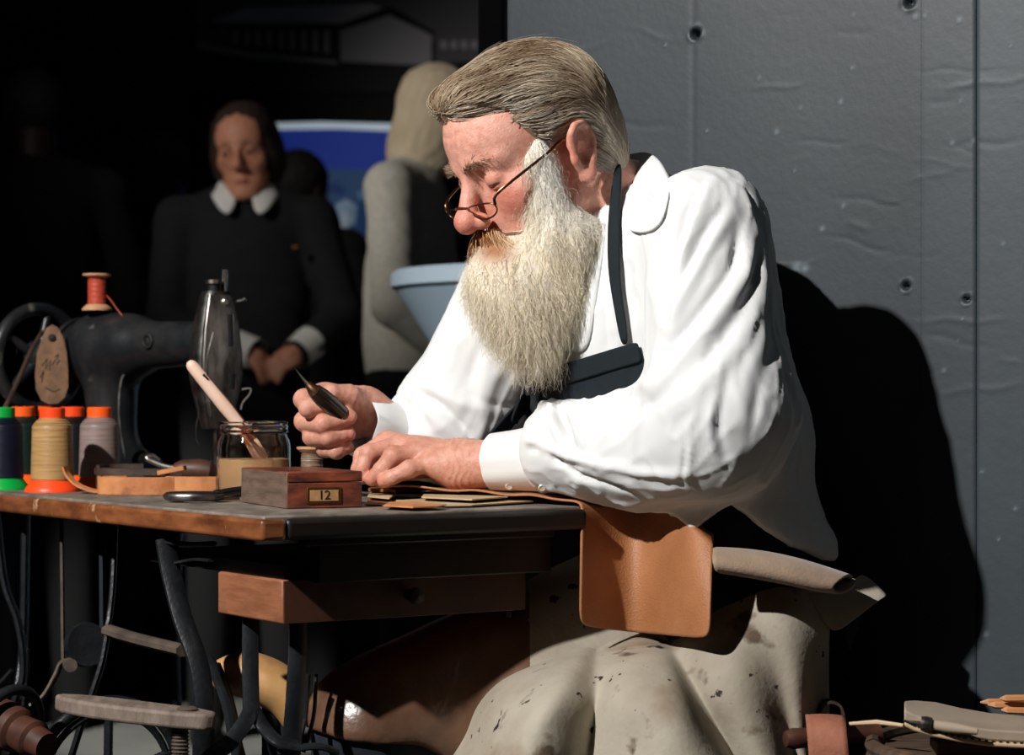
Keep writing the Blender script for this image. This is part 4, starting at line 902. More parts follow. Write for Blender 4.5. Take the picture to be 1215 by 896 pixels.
# ---- shirt
LCu0, LCu1 = pt(584, 549, 2.968), pt(650, 543, 2.93); RCu0, RCu1 = pt(424, 505, 3.085), pt(466, 517, 3.13)
def f_sleeveL(p):
    d = smin(cap(p, LS, np.array([.246, 2.77, .875]), .076, .084), chain(p, [np.array([.246, 2.77, .875]), np.array([.235, 2.775, .848]), np.array([.15, 2.83, .828]), np.array([.062, 2.90, .830]), LCu1], [.084, .082, .066, .054, .040]), .035)
    n = (LCu0 - LCu1) / np.linalg.norm(LCu0 - LCu1); return smax(d, ((p - (LCu1 + n * .012).astype(np.float32)) @ n.astype(np.float32)), .006)
def f_sleeveR(p):
    d = smin(cap(p, RS, np.array([-.072, 3.14, .865]), .074, .074), chain(p, [np.array([-.072, 3.14, .865]), RE, RCu1 + [.03, .012, -.006], RCu1], [.074, .068, .052, .043]), .035)
    n = (RCu0 - RCu1) / np.linalg.norm(RCu0 - RCu1); return smax(d, ((p - (RCu1 + n * .012).astype(np.float32)) @ n.astype(np.float32)), .006)
def f_shirt(p):
    hz = np.interp(p[:, 0], [.05, .19, .215, .262, .30, .335, .42, .5], [.775, .755, .732, .770, .735, .712, .686, .686]).astype(np.float32); d = smax(f_torso(p), hz - p[:, 2], .006); d = smin(d, f_sleeveL(p), .022); d = smin(d, f_sleeveR(p), .022)
    return d
Vs, Fs = nets(f_shirt, (-.27, 2.6, .6), (.5, 3.28, 1.2), .0038)
Ns = vnormals(Vs, Fs)
FOLDS = [  # picture points, height (mm, + ridge / - crease), width (mm)
 ([(846, 214), (822, 262), (808, 320), (800, 372)], 5, 7), ([(834, 222), (812, 268), (798, 330), (792, 380)], -6, 5),
 ([(868, 250), (838, 300), (812, 352), (796, 392)], 6, 8), ([(856, 246), (826, 296), (802, 345)], -6, 5),
 ([(892, 276), (884, 325), (846, 380), (800, 440), (776, 462)], 6, 9), ([(878, 270), (868, 318), (830, 372), (792, 420)], -6, 6),
 ([(906, 300), (900, 360), (868, 420), (830, 462), (790, 490)], 5, 10), ([(899, 290), (890, 345), (858, 400), (816, 450)], -4, 7),
 ([(915, 340), (905, 400), (884, 450), (878, 500)], 3, 9), ([(926, 360), (918, 420), (900, 470), (890, 520)], -3, 7),
 ([(775, 452), (740, 470), (700, 488)], 7, 10), ([(790, 470), (745, 492), (700, 508)], -4, 8),
 ([(597, 512), (632, 524), (656, 537), (718, 552), (772, 562), (815, 560)], 6, 6), ([(600, 519), (634, 532), (660, 545), (690, 553)], -5, 4),
 ([(650, 538), (683, 561), (728, 577), (764, 590)], -6, 4),
 ([(664, 486), (670, 505), (680, 530)], -16, 5), ([(655, 486), (658, 505), (668, 528)], 6, 6), ([(676, 484), (684, 505), (692, 526)], 5, 6),
 ([(620, 497), (650, 484), (672, 480), (684, 484)], 6, 6),
 ([(815, 575), (820, 540), (819, 515)], 3, 4), ([(809, 575), (814, 540), (813, 515)], -4, 3.5),
 ([(850, 545), (843, 510), (850, 460)], 4, 6), ([(860, 540), (853, 506), (860, 456)], -4, 5),
 ([(735, 290), (728, 350), (735, 420)], 3, 4), ([(727, 290), (720, 350), (722, 420)], -3, 4), ([(700, 300), (690, 350), (680, 400)], 4, 8),
 ([(945, 400), (962, 470), (975, 560), (985, 640)], 5, 12), ([(930, 440), (944, 520), (960, 600)], -5, 10), ([(905, 500), (925, 560), (955, 620), (970, 650)], 4, 12), ([(952, 330), (960, 400), (972, 470)], -4, 10),
 ([(430, 458), (452, 470), (476, 500), (490, 524)], 4, 6), ([(462, 457), (487, 470), (511, 490), (545, 524)], 6, 8), ([(448, 462), (470, 482), (494, 512)], -5, 5), ([(494, 466), (520, 480), (548, 505), (560, 524)], -7, 6),
 ([(505, 458), (540, 475), (575, 488)], 5, 8), ([(552, 375), (540, 420), (520, 458)], 4, 9), ([(575, 395), (560, 440), (548, 470)], -5, 8), ([(600, 420), (580, 460), (570, 500)], 4, 9), ([(560, 470), (585, 480), (605, 482)], -3, 5),
 ([(900, 236), (912, 255), (918, 290)], -4, 4), ([(868, 214), (888, 232), (898, 262)], -3, 3)]
dsp = np.zeros(len(Vs)); allp = [q for f in FOLDS for q in f[0]]; P3 = cast(f_shirt, allp); i0 = 0
for (pp, am, wd) in FOLDS:
    P = np.array(smooth_path(P3[i0:i0 + len(pp)], 10)); i0 += len(pp); s = segdist(Vs, P)
    ends = np.minimum(np.linalg.norm(Vs - P[0], axis=1), np.linalg.norm(Vs - P[-1], axis=1)); dsp += am * .001 * np.exp(-(s / (wd * .00105)) ** 2) * (0.35 + .65 * np.clip(ends / .03, 0, 1))
av = np.stack([Vs[:, 0] * 1.0 + Vs[:, 2] * .3, Vs[:, 1], Vs[:, 2] * .45 + Vs[:, 0] * .2], -1)
dsp += .0022 * wnoise(av, 26, 21) + .0008 * wnoise(av, 60, 22)
rv = np.stack([Vs[:, 0] * .94 - Vs[:, 2] * .35, Vs[:, 1], (-.35 * Vs[:, 0] - .94 * Vs[:, 2]) * .16], -1); rn = wnoise(rv, 34, 23) + .25 * wnoise(Vs, 25, 24); dsp += .0032 * (1 - np.abs(np.clip(rn * 1.6, -1, 1))) ** 3 + .0018 * (1 - np.abs(np.clip(wnoise(rv, 75, 26) * 1.6, -1, 1))) ** 4
Vs = Vs + Ns * dsp[:, None]
shirt = npmesh('shirt', Vs, Fs, M['shirt'], man, True)
md = shirt.modifiers.new('smooth', 'SMOOTH'); md.factor = .4; md.iterations = 1
# cuffs
def cuff(c0, c1, r0, r1, name, tall=1.0):
    ax_ = c1 - c0; L_ = np.linalg.norm(ax_); d_, u, v = frame(ax_); mb = MB(); n = 40; V = []
    prof = [(r0 - .002, 0.002), (r0, 0), (r0 + .001, .001), ((r0 * .6 + r1 * .4) + .0015, L_ * .4), (r1 + .002, L_ * .97), (r1 - .002, L_)]
    inner = [(r1 - .006, L_ * .9), (r0 - .004, .004)]
    for (r, h) in prof + inner:
        for j in range(n):
            t = 2 * math.pi * j / n; rr_ = r * (1 + .024 * math.sin(5 * t + h * 60) + .014 * math.sin(9 * t)) ; V.append(c0 + d_ * h + rr_ * (math.cos(t) * u + tall * math.sin(t) * v))
    k = len(prof + inner); F = [[i * n + j, i * n + (j + 1) % n, ((i + 1) % k) * n + (j + 1) % n, ((i + 1) % k) * n + j] for i in range(k) for j in range(n)]
    mb.add(V, F); o = mb.build(name, M['cuffband'], shirt); return o
cuff(LCu0, LCu1 + [.006, 0, 0], .0345, .0405, 'cuff'); cuff(RCu0, RCu1, .0375, .0435, 'cuff')
bpos = [pt(604, 577, 2.934)] + list(cast(f_shirt, [(626, 573), (645, 575)], lift=.0045))
for P in bpos:
    MB().lathe([(0.0001, -.001), (.0045, -.001), (.0048, .0005), (.004, .0016), (.002, .0011), (.0001, .0011)], P, (0.05, -.75, -.4), 16).build('cuff_button', M['pearl'], shirt)
# collar
out_px = [(746, 274), (768, 279), (789, 271), (797, 240), (800, 212), (788, 200)]
c3 = list(cast(f_shirt, out_px, lift=.007)); c3[-1] = pt(780, 196, 3.07)
c0 = [pt(737, 250, 2.905), pt(741, 238, 2.92), pt(745, 226, 2.935), pt(748, 212, 2.96), pt(750, 200, 3.01), pt(735, 200, 3.06)]
c1 = [pt(741, 246, 2.87), pt(747, 232, 2.872), pt(754, 213, 2.88), pt(761, 187, 2.94), pt(768, 172, 3.02), pt(725, 186, 3.085)]
c2 = [(np.array(a) * .45 + np.array(b) * .55) + np.array([.004, -.010, .006]) for a, b in zip(c1, c3)]
grid_sheet('collar', [c0, c1, c2, c3], M['cuffband'], shirt, .0022, 3)
# placket of the shirt front
pl = cast(f_torso, [(724, 262), (718, 300), (712, 340), (706, 380), (700, 420)], lift=.004); pl2 = cast(f_torso, [(700, 264), (692, 302), (686, 342), (680, 382), (676, 420)], lift=.004)
grid_sheet('placket', [pl, pl2], M['cuffband'], shirt, .002, 2)
# ---- apron: neck strap, bib
def drape(quad, nu, nv, lift, f):
    (a, b, c, d) = [np.array(q, float) for q in quad]; pts = []
    for j in range(nv):
        for i in range(nu):
            u, v = i / (nu - 1), j / (nv - 1); pts.append((a * (1 - u) + b * u) * (1 - v) + (d * (1 - u) + c * u) * v)
    P = cast(f, pts, lift=lift); return [list(P[j * nu:(j + 1) * nu]) for j in range(nv)]
def f_noL(p): return smin(f_torso(p), f_sleeveR(p), .022)
bibr = drape([(636, 446), (759, 407), (800, 505), (548, 545)], 14, 10, .008, f_noL)
for j, r in enumerate(bibr):
    for i in range(len(r)): r[i] = r[i] + np.array([0, -.003, 0]) * math.sin(i * 1.3 + j * .4) * (j / 9)
bib = grid_sheet('apron_bib', bibr, M['navy'], man, .0025, 2)
hem = drape([(635, 444), (760, 405), (765, 428), (634, 468)], 14, 4, .0115, f_noL); grid_sheet('bib_hem', hem, M['navy'], bib, .0022, 2)
fl = drape([(616, 448), (652, 436), (650, 500), (596, 500)], 5, 5, .014, f_noL); grid_sheet('bib_fold', fl, M['navy'], bib, .002, 2)
def strapstrip(L_, R_, lift, name):
    P = cast(f_strapbase, L_ + R_, lift=lift); n = len(L_); return grid_sheet(name, [list(P[:n]), list(P[n:])], M['navy'], man, .002, 2)
def f_strapbase(p): return smin(f_torso(p), f_headneck(p), .03)
strapstrip([(725, 200), (727, 225), (728, 260), (727, 300), (728, 335), (735, 375), (741, 412)], [(733, 196), (738, 222), (741, 258), (741, 300), (740, 335), (745, 372), (750, 409)], .009, 'apron_strap')
strapstrip([(640, 400), (630, 425), (622, 448)], [(652, 400), (640, 425), (632, 448)], .012, 'apron_strap')
# ---- trousers and shoes
def f_trou(p):
    d = ell(p, HI + [.025, .017, 0], (.118, .135, .19), TA)
    d = smin(d, chain(p, [NH, NK, np.array([.17, 2.79, .09])], [.072, .064, .060]), .05); return smin(d, chain(p, [FH, FK, np.array([-.17, 3.05, .09])], [.100, .074, .062]), .05)
V_, F_ = nets(f_trou, (-.32, 2.45, .05), (.5, 3.3, .8), .009); V_ = V_ + vnormals(V_, F_) * (.003 * wnoise(V_, 40, 31))[:, None]
npmesh('trousers', V_, F_, M['jeans'], man, True)
for c in (np.array([.17, 2.79, 0]), np.array([-.17, 3.05, 0])):
    def f_shoe(p, c=c): return smax(smin(ell(p, c + TF * .05 + [0, 0, .035], (.14, .05, .045), TA), sph(p, c + [0, 0, .06], .05), .03), -p[:, 2] + np.float32(.002), .004)
    V_, F_ = nets(f_shoe, c + [-.24, -.24, -.01], c + [.2, .2, .14], .008); npmesh('shoe', V_, F_, M['dark_leather'], man, True)
# ---- leather lap apron
def f_lap(p):
    d = cap(p, NH + [.0, .03, -.02], NH + [-.04, .02, -.05], .085, .08); d = smin(d, chain(p, [FH, FK, FK + [0.0, -.01, -.12]], [.110, .086, .088]), .10)
    d = smin(d, ell(p, np.array([.07, 2.90, .46]), (.10, .12, .11)), .08); cz = np.interp(p[:, 0], [-.25, -.11, -.05, 0.0], [.492, .474, .44, .30]).astype(np.float32); return smax(d, cz - p[:, 2], .006)
Vl, Fl = nets(f_lap, (-.3, 2.4, .26), (.5, 3.25, .85), .0065); Nl = vnormals(Vl, Fl)
Vl = Vl + Nl * (.004 * wnoise(Vl, 22, 41) + .0015 * wnoise(Vl, 60, 42))[:, None]
fx = .02
Fk = Fl
mi = (Vl[Fk].mean(1)[:, 0] < fx).astype(np.int32)
lap = npmesh('lap_apron', Vl, Fk, [M['apron_leather'], M['shine_leather']], man, True, matidx=mi)
# the apron front: a heavy sheet fanning down from the lap in deep folds
AC = [(600, 770, 520, .16), (640, 762, 548, .07), (668, 756, 580, .01), (688, 750, 610, -.028), (699, 746, 650, -.012), (706, 745, 684, .026), (711, 745, 697, .05), (717, 744, 709, .036), (726, 742, 735, -.008), (739, 740, 780, -.034), (753, 738, 826, -.040), (765, 737, 856, -.022),
      (772, 736, 869, .028), (779, 735, 880, .052), (790, 730, 894, .02), (812, 715, 912, -.012), (850, 688, 932, -.022), (890, 686, 948, .004), (925, 690, 958, -.014), (955, 697, 968, .02), (985, 702, 980, .10)]
arow = []
for v in (0, .1, .22, .36, .52, .7, .85, 1.0):
    r = []
    for i, (a, b, c_, o_) in enumerate(AC):
        k = min(max((a - 770) / 110, 0), 1); y0_ = np.interp(v, [0, .1, .25, .5, 1], [2.98, 2.92, 2.78, 2.71, 2.69]); y1_ = np.interp(v, [0, .1, .25, .5, 1], [2.85, 2.815, 2.79, 2.775, 2.775])
        px = a + (c_ - a) * v + 3 * math.sin(v * 7 + i * 1.7) * v; py = b + (918 - b) * v; r.append(pt(px, py, y0_ * (1 - k) + y1_ * k + o_ * min(1, .15 + v * 1.3) + .004 * math.sin(i * 2.3 + v * 9)))
    arow.append(r)
grid_sheet('apron_front', arow, M['apron_leather'], man, .003, 3)
grid_sheet('apron_corner', [[pt(995, 715, 2.88), pt(1012, 715, 2.9), pt(1021, 712, 2.92)], [pt(998, 735, 2.88), pt(1014, 740, 2.9), pt(1020, 738, 2.92)], [pt(1004, 755, 2.885), pt(1009, 764, 2.9), pt(1012, 758, 2.91)], [pt(1007, 771, 2.89), pt(1008, 772, 2.9), pt(1009, 770, 2.9)]], M['jeans'], man, .002, 2)
# ---- stool he sits on
st = thing('wooden_stool', (HI[0], HI[1], 0), 'dark wooden stool under the seated bearded man', 'stool')
MB().lathe([(.001, .435), (.155, .435), (.16, .45), (.155, .465), (.001, .468)], (HI[0], HI[1], 0), ez, 32).build('seat', M['wood_dark'], st)
for k in range(4):
    a = k * math.pi / 2 + .5; MB().tube([(HI[0] + .10 * math.cos(a), HI[1] + .10 * math.sin(a), .44), (HI[0] + .15 * math.cos(a), HI[1] + .15 * math.sin(a), 0.0)], .018, 10).build('leg', M['wood_dark'], st)
# ---- suede hide rolled over the lap
ur = [(846, 2.80), (890, 2.80), (940, 2.80), (985, 2.81), (1018, 2.82)]
top = [(846, 646), (890, 647), (940, 656), (985, 670), (1012, 680)]; low = [(845, 673), (890, 680), (940, 690), (968, 697), (985, 697)]
R0 = [pt(a, b + 14, 2.84) for a, b in top]; R1 = [pt(a, b, 2.79) for a, b in top]; R2 = [pt((a + c) / 2, (b + d) / 2 - 2, 2.75) for (a, b), (c, d) in zip(top, low)]; R3 = [pt(c, d, 2.742) for c, d in low]
R4 = [pt(c + 10, d + 9, 2.762) for c, d in low]; R5 = [pt(c + 26, d + 2, 2.80) for c, d in low]; R6 = [pt(c + 34, d - 10, 2.82) for c, d in low]
hs = grid_sheet('suede_hide', [R0, R1, R2, R3, R4, R5, R6], M['suede'], None, .0028, 3); tag(hs, 'rolled taupe suede hide lying across the seated man\'s lap', 'suede')
hf = grid_sheet('hide_flap', [[pt(945, 704, 2.84), pt(985, 704, 2.85), pt(1015, 688, 2.86), pt(1022, 680, 2.87)], [pt(965, 722, 2.83), pt(1000, 722, 2.84), pt(1030, 705, 2.85), pt(1038, 692, 2.86)], [pt(978, 738, 2.83), pt(1005, 732, 2.835), pt(1038, 712, 2.845), pt(1050, 705, 2.855)], [pt(989, 753, 2.83), pt(1008, 740, 2.835), pt(1040, 714, 2.845), pt(1053, 707, 2.855)]], M['apron_leather'], None, .0025, 2)
tag(hf, 'cream leather flap hanging from the end of the suede roll', 'leather')
# ------------------------------------------------------------------ hair and beard
def shell_t(q):
    a, b, c = q[:, 0], np.abs(q[:, 1]), q[:, 2]
    line = np.interp(c, [-.08, -.05, -.02, .0, .02, .04, .06, .08, .095, .11, .15], [-.05, -.04, -.024, -.006, .018, .032, .042, .054, .074, .092, .11])
    x = line - a - .01 * np.clip((b - .02) / .05, 0, 1) * (c > .07)
    x = np.where(c < -.055, -.02 + x * .2, x)
    return x
def f_hair(p, off=0.0):
    q = w2h(p); base = ell(q, (-.006, 0, .046), (.098, .0745, .083)); base = smin(base, ell(q, (.040, 0, .052), (.056, .060, .058)), .03); base = smin(base, ell(q, (-.045, 0, -.012), (.05, .058, .055)), .03)
    x = shell_t(q); th = np.clip(x / .03, -1, 1); th = np.where(th > 0, .0125 * np.sqrt(np.clip(th, 0, 1)), .014 * th)
    th = th + .017 * np.exp(-((q[:, 0] - .088) / .028) ** 2 - ((q[:, 2] - .112) / .028) ** 2)
    eb_ = np.exp(-(np.linalg.norm((q * np.array([1, 0, 1], np.float32)) - np.array([-.006, 0, .004], np.float32), axis=1) / .030) ** 4); th = th * (1 - eb_) - .004 * eb_
    th = th + .004 * np.exp(-(np.linalg.norm(q - np.array([-.07, 0, .09], np.float32), axis=1) / .05) ** 2)
    return (base - th - off) * HS_
V_, F_ = nets(f_hair, (-.17, 2.76, 1.06), (.22, 3.12, 1.36), .0032)
q = w2h(V_.astype(np.float32)); c_ = np.tile(np.array(lin((128, 106, 82))), (len(V_), 1)); hairo = npmesh('hair', V_, F_, M['hairbase'], man, True, colors=c_)
def haircol(q, n):
    a, b, c = q[:, 0], np.abs(q[:, 1]), q[:, 2]; C = np.tile(np.array(lin((150, 122, 92))), (n, 1)); r = rng.random(n)
    C = tint(C, r * .7, (112, 88, 66)); C = tint(C, np.clip((r - .6) * 1.6, 0, 1), (196, 176, 150))
    C = tint(C, .9 * np.clip(1.4 - np.abs(a - .06) / .035, 0, 1) * np.clip((.112 - c) / .03, 0, 1), (226, 216, 200))
    C = tint(C, .9 * np.clip((.062 - c) / .035, 0, 1), (224, 216, 202)); return C
seed = V_[f_headneck(V_.astype(np.float32)) > .0008]; qs = w2h(seed.astype(np.float32)); sel = rng.choice(len(seed), 8500); S0 = seed[sel]; S0 = S0 + rng.normal(size=S0.shape) * .002
nst = 15; paths = np.zeros((len(S0), nst, 3)); P = S0.copy(); offs = rng.uniform(-.001, .0035, len(S0)); lock = wnoise(w2h(S0.astype(np.float32)).astype(float), 90, 11); side = rng.normal(0, .12, len(S0))
for k in range(nst):
    paths[:, k] = P; q = w2h(P.astype(np.float32)).astype(float); a, b, c = q.T; sg = np.sign(b + 1e-6) * np.clip(np.abs(b) / .02, 0, 1)
    bk = np.clip((-a - .01) / .07, 0, 1); tp_ = np.clip((.05 - c) / .06, 0, 1)
    D = np.stack([-(1 - .72 * bk) * np.ones_like(a), sg * (.30 * np.clip(c / .1, 0, 1)), -.10 - .9 * bk - .25 * tp_ + .25 * np.clip((a - .04) / .04, 0, 1)], -1); D[:, 1] += lock * .5 * (k < 9) + side; D[:, 2] += lock * .35 * np.cos(k * .5)
    W = D @ HA; G = grad(f_hair, P); W = W - G * (W * G).sum(1, keepdims=True) * .9; W /= np.linalg.norm(W, axis=1, keepdims=True)
    P = P + W * .0052; fv = f_hair(P.astype(np.float32)); tgt = offs + .0015 * lock + .0012 * math.sin(k * .4); P = P - grad(f_hair, P) * (fv - tgt)[:, None] * .7
strands('hair_strands', paths, rng.uniform(.00025, .0006, len(S0)), tint(tint(haircol(qs[sel], len(S0)), np.clip(lock * 1.1 + .1, 0, .75), (214, 198, 172)), np.clip(-lock * .9, 0, .5), (92, 72, 54)), M['hair'], hairo)
fs = rng.choice(len(S0), 260); fp_h = paths[fs].copy(); wob = rng.normal(0, .004, (260, 1, 3)) * np.linspace(0, 1, nst)[None, :, None] ** 1.5 + np.array([0, 0, .003]) * np.linspace(0, 1, nst)[None, :, None]
strands('flyaway_strands', fp_h + wob, rng.uniform(.00016, .00026, 260), np.tile(np.array(lin((220, 206, 184))), (260, 1)), M['hair'], hairo)
# nape and sideburn tufts
BB = [(h2w(.028, .0665, .030), .0115), (h2w(.042, .063, .012), .0105), (h2w(.026, .066, .004), .0145), (h2w(.036, .061, -.020), .019), (h2w(.046, .057, -.040), .022), (pt(660, 264, 2.866), .027), (pt(648, 305, 2.866), .038), (pt(612, 322, 2.880), .040), (pt(612, 350, 2.866), .054), (pt(630, 388, 2.868), .047), (pt(640, 416, 2.872), .022),
      (pt(668, 290, 2.868), .038), (pt(697, 278, 2.876), .023), (pt(666, 345, 2.868), .036), (pt(600, 320, 2.90), .04), (pt(582, 335, 2.868), .028), (h2w(.085, 0, -.085), .03)]
def f_beard(p):
    d = None
    for c, r in BB: e = sph(p, c, r - .004); d = e if d is None else smin(d, e, .03)
    return d
V_, F_ = nets(f_beard, (-.14, 2.76, .88), (.16, 3.0, 1.24), .0038); V_ = V_ + vnormals(V_, F_) * (.0025 * wnoise(V_ * [1, 1, .35], 130, 51))[:, None]
def beardcol(P, n):
    py = HY - (P[:, 2] - H) * FPX / P[:, 1]; px = CX + P[:, 0] * FPX / P[:, 1]; r = rng.random(n)
    C = np.tile(np.array(lin((244, 232, 206))), (n, 1)); C = tint(C, r * .5, (220, 198, 162)); C = tint(C, np.clip((r - .6) * 2, 0, 1), (250, 246, 236))
    C = tint(C, .8 * np.clip((300 - py) / 90, 0, 1) * np.clip((px - 615) / 30, 0, 1), (246, 243, 236))
    C = tint(C, .95 * np.exp(-((px - 587) / 24) ** 2 - ((py - 297) / 17) ** 2), (168, 104, 50)); return C
beard = npmesh('beard', V_, F_, M['hairbase'], man, True, colors=beardcol(V_, len(V_)) * .85)
def grow(seeds, n, length, nst, outw, curl, down, seed=0, jit=.002):
    r = np.random.default_rng(seed); sel = r.choice(len(seeds), n); P = seeds[sel] + r.normal(size=(n, 3)) * jit; root = P.copy(); N0 = grad(f_beard, P); L = length[0] + (length[1] - length[0]) * r.random(n) ** 1.5
    lk = np.stack([wnoise(P, 110, 61), wnoise(P, 110, 62), wnoise(P, 110, 63)], -1); out = np.zeros((n, nst, 3)); ph = r.uniform(0, 6.28, (n, 3)); fr = r.uniform(.5, 1.3, (n, 3)); cr = curl * r.uniform(.4, 1.6, (n, 1))
    P = P - N0 * .004
    for k in range(nst):
        out[:, k] = P; u = k / nst; D = N0 * outw * (1 - u) ** 1.3 + down + lk * .3 + cr * np.sin(ph + fr * k * 1.25); D /= np.linalg.norm(D, axis=1, keepdims=True); P = P + D * (L / nst)[:, None]
    return out, root
o1, r1 = grow(V_, 15000, (.015, .05), 9, .6, .62, np.array([.02, -.08, -1.0]), 1); C1 = beardcol(r1, len(r1))
strands('beard_strands', o1, rng.uniform(.00018, .00034, len(r1)), C1, M['hair'], beard)
o2, r2 = grow(V_, 2600, (.015, .045), 12, 1.0, 1.0, np.array([0, 0, -.6]), 2); strands('flyaway_strands', o2, rng.uniform(.00013, .0002, len(r2)), tint(beardcol(r2, len(r2)), np.full(len(r2), .5), (238, 230, 214)), M['hair'], beard)
# moustache: combed out from under the nose
ms = []
rs_ = np.random.default_rng(5)
nm_ = 1300
for sgn, n in ((1, 800), (-1, 500)):
    b0 = rs_.uniform(.0, .026, n) * sgn; R0_ = np.stack([.1085 - np.abs(b0) * .40 + rs_.normal(0, .002, n), b0, -.047 + rs_.normal(0, .0035, n) - np.abs(b0) * .25], -1)
    D0 = np.stack([.45 + 0 * b0, sgn * (.35 + np.abs(b0) * 22), -.75 + 0 * b0], -1) + rs_.normal(0, .16, (n, 3)); path = np.zeros((n, 10, 3)); P = R0_
    for k in range(10):
        path[:, k] = P; D = D0.copy(); D[:, 2] -= .09 * k; D[:, 0] -= .11 * k; D /= np.linalg.norm(D, axis=1, keepdims=True); P = P + D * .0054
    ms.append(HO + HS_ * (path @ HA))
ms = np.concatenate(ms); rr_ = rng.random(len(ms)); bq = np.abs(w2h(ms[:, 0].astype(np.float32))[:, 1]); Cm = np.tile(np.array(lin((170, 104, 50))), (len(ms), 1)); Cm = tint(Cm, rr_ * .5, (120, 72, 38)); Cm = tint(Cm, np.clip((bq - .012) / .02, 0, 1) + (rr_ > .85) * .6, (214, 188, 146))
mo = strands('moustache', ms, rng.uniform(.0004, .0008, len(ms)), Cm, M['hair'], man)
# eyebrows, lashes
eb = []
for sgn in (1, -1):
    n = 160; u = rs_.random(n); R0_ = np.stack([.103 - .027 * u ** 1.6, sgn * (.012 + .036 * u), .029 + .006 * np.sin(u * 2.6) + rs_.normal(0, .0024, n)], -1); D0 = np.stack([.25 - .5 * u, sgn * (.55 + .3 * u), .35 - .6 * u], -1) + rs_.normal(0, .2, (n, 3)); D0 /= np.linalg.norm(D0, axis=1, keepdims=True)
    path = R0_[:, None] + D0[:, None] * np.linspace(0, .012, 5)[None, :, None]; eb.append(HO + HS_ * (path @ HA))
eb = np.concatenate(eb); strands('eyebrows', eb, rng.uniform(.0003, .0005, len(eb)), tint(np.tile(np.array(lin((120, 92, 70))), (len(eb), 1)), rng.random(len(eb)) * .8, (196, 170, 140)), M['hair'], man)
# ---- reading glasses low on the nose
gl = thing('eyeglasses', h2w(.118, 0, -.014), 'thin bronze framed half moon reading glasses low on the bearded man\'s nose', 'eyeglasses')
gu = HL; gv = Hu * math.cos(.35) + Hf * math.sin(.35)
def lens(bc, sgn):
    c = h2w(.117, bc * 1.1, -.0135); pts = []
    for i in range(28):
        t = 2 * math.pi * i / 28; x = .0265 * math.cos(t); y = .0155 * math.sin(t); y = y if y < 0 else y * .45; wrap = -abs(max(0, x * sgn)) * .35
        pts.append(c + gu * x + gv * y + Hf * wrap)
    pts.append(pts[0]); fr = MB().tube(pts, .00115, 8, False).build('rim', M['gold'], gl)
    n = np.cross(gu, gv); n /= np.linalg.norm(n); n = n if n @ Hf > 0 else -n
    rows = [[c + (np.array(p) - c) * s + n * .0012 * (1 - s * s) for p in pts] for s in (.02, .5, 1.0)]
    V = []; F = []
    for off in (0, -.0008):
        for r in rows: V += [p + n * off for p in r[:-1]]
    m_ = 28
    for base in (0, 3 * m_):
        for i in range(2):
            for j in range(m_): F.append([base + i * m_ + j, base + i * m_ + (j + 1) % m_, base + (i + 1) * m_ + (j + 1) % m_, base + (i + 1) * m_ + j])
        F.append([base + j for j in range(m_)])
    for j in range(m_): F.append([2 * m_ + j, 2 * m_ + (j + 1) % m_, 5 * m_ + (j + 1) % m_, 5 * m_ + j])
    MB().add(V, F).build('lens', M['lens'], gl); return pts
for bc, sgn in ((.0335, 1), (-.0335, -1)):
    P = lens(bc, sgn); hinge = P[0] if sgn > 0 else P[14]
    MB().tube(smooth_path([hinge, h2w(.104, sgn * .064, -.004), h2w(.085, sgn * .0735, .0035), h2w(.03, sgn * .0835, .016), h2w(.006, sgn * .0835, .022), h2w(-.012, sgn * .083, .012)], 20), .0013, 8, True, (1, 1.5)).build('temple_arm', M['gold'], gl)
MB().tube(smooth_path([h2w(.117, .0125, -.010), h2w(.1235, .006, -.006), h2w(.125, 0, -.0045), h2w(.1235, -.006, -.006), h2w(.117, -.0125, -.010)], 14), .0012, 8).build('bridge', M['gold'], gl)
# ---- the awl in his right hand
a0, a1, a2, a3 = pt(350, 437, 3.01), pt(360, 450, 3.012), pt(372, 463, 3.014), pt(406, 492, 3.035)
aw = thing('awl', a2, 'awl with black handle and bronze ferrule held in the man\'s raised right hand', 'awl')
MB().tube([a0, a0 * .5 + a1 * .5, a1, a1 * .5 + a2 * .5], [.0007, .0017, .003, .0045], 10, True, (1.2, .6)).build('blade', M['steel_dark'], aw)
MB().tube([a1 * .6 + a2 * .4, a1 * .3 + a2 * .7, a2, a2 + (a3 - a2) * .06], [.0045, .0062, .0085, .0095], 16).build('ferrule', M['awlsteel'], aw)
MB().tube([a2 + (a3 - a2) * .04, a2 + (a3 - a2) * .25, a2 + (a3 - a2) * .6, a3], [.0098, .0118, .0125, .010], 16).build('handle', M['blackwood'], aw)
# ------------------------------------------------------------------ low bench at the lower right
bt = np.array([0.60, 2.70, 0.0]); BZ = 0.488
bench = thing('round_bench', bt, 'low round weathered wooden bench covered with tools in the lower right corner', 'bench')
prof = [(0.001, BZ - .06), (.185, BZ - .06), (.195, BZ - .05), (.197, BZ - .012), (.19, BZ), (.001, BZ)]
MB().lathe(prof, (bt[0], bt[1], 0), ez, 60).build('bench_top', M['stump'], bench)
MB().torus((bt[0], bt[1], BZ + .003), ez, .186, .009, 60, 8).build('raised_rim', M['stump'], bench)
for k in range(3):
    a = k * 2.094 + .9; MB().tube([(bt[0] + .12 * math.cos(a), bt[1] + .12 * math.sin(a), BZ - .058), (bt[0] + .15 * math.cos(a), bt[1] + .15 * math.sin(a), 0.0)], .02, 10).build('leg', M['stump'], bench)
def onb(px, py, Y): return pt(px, py, Y)
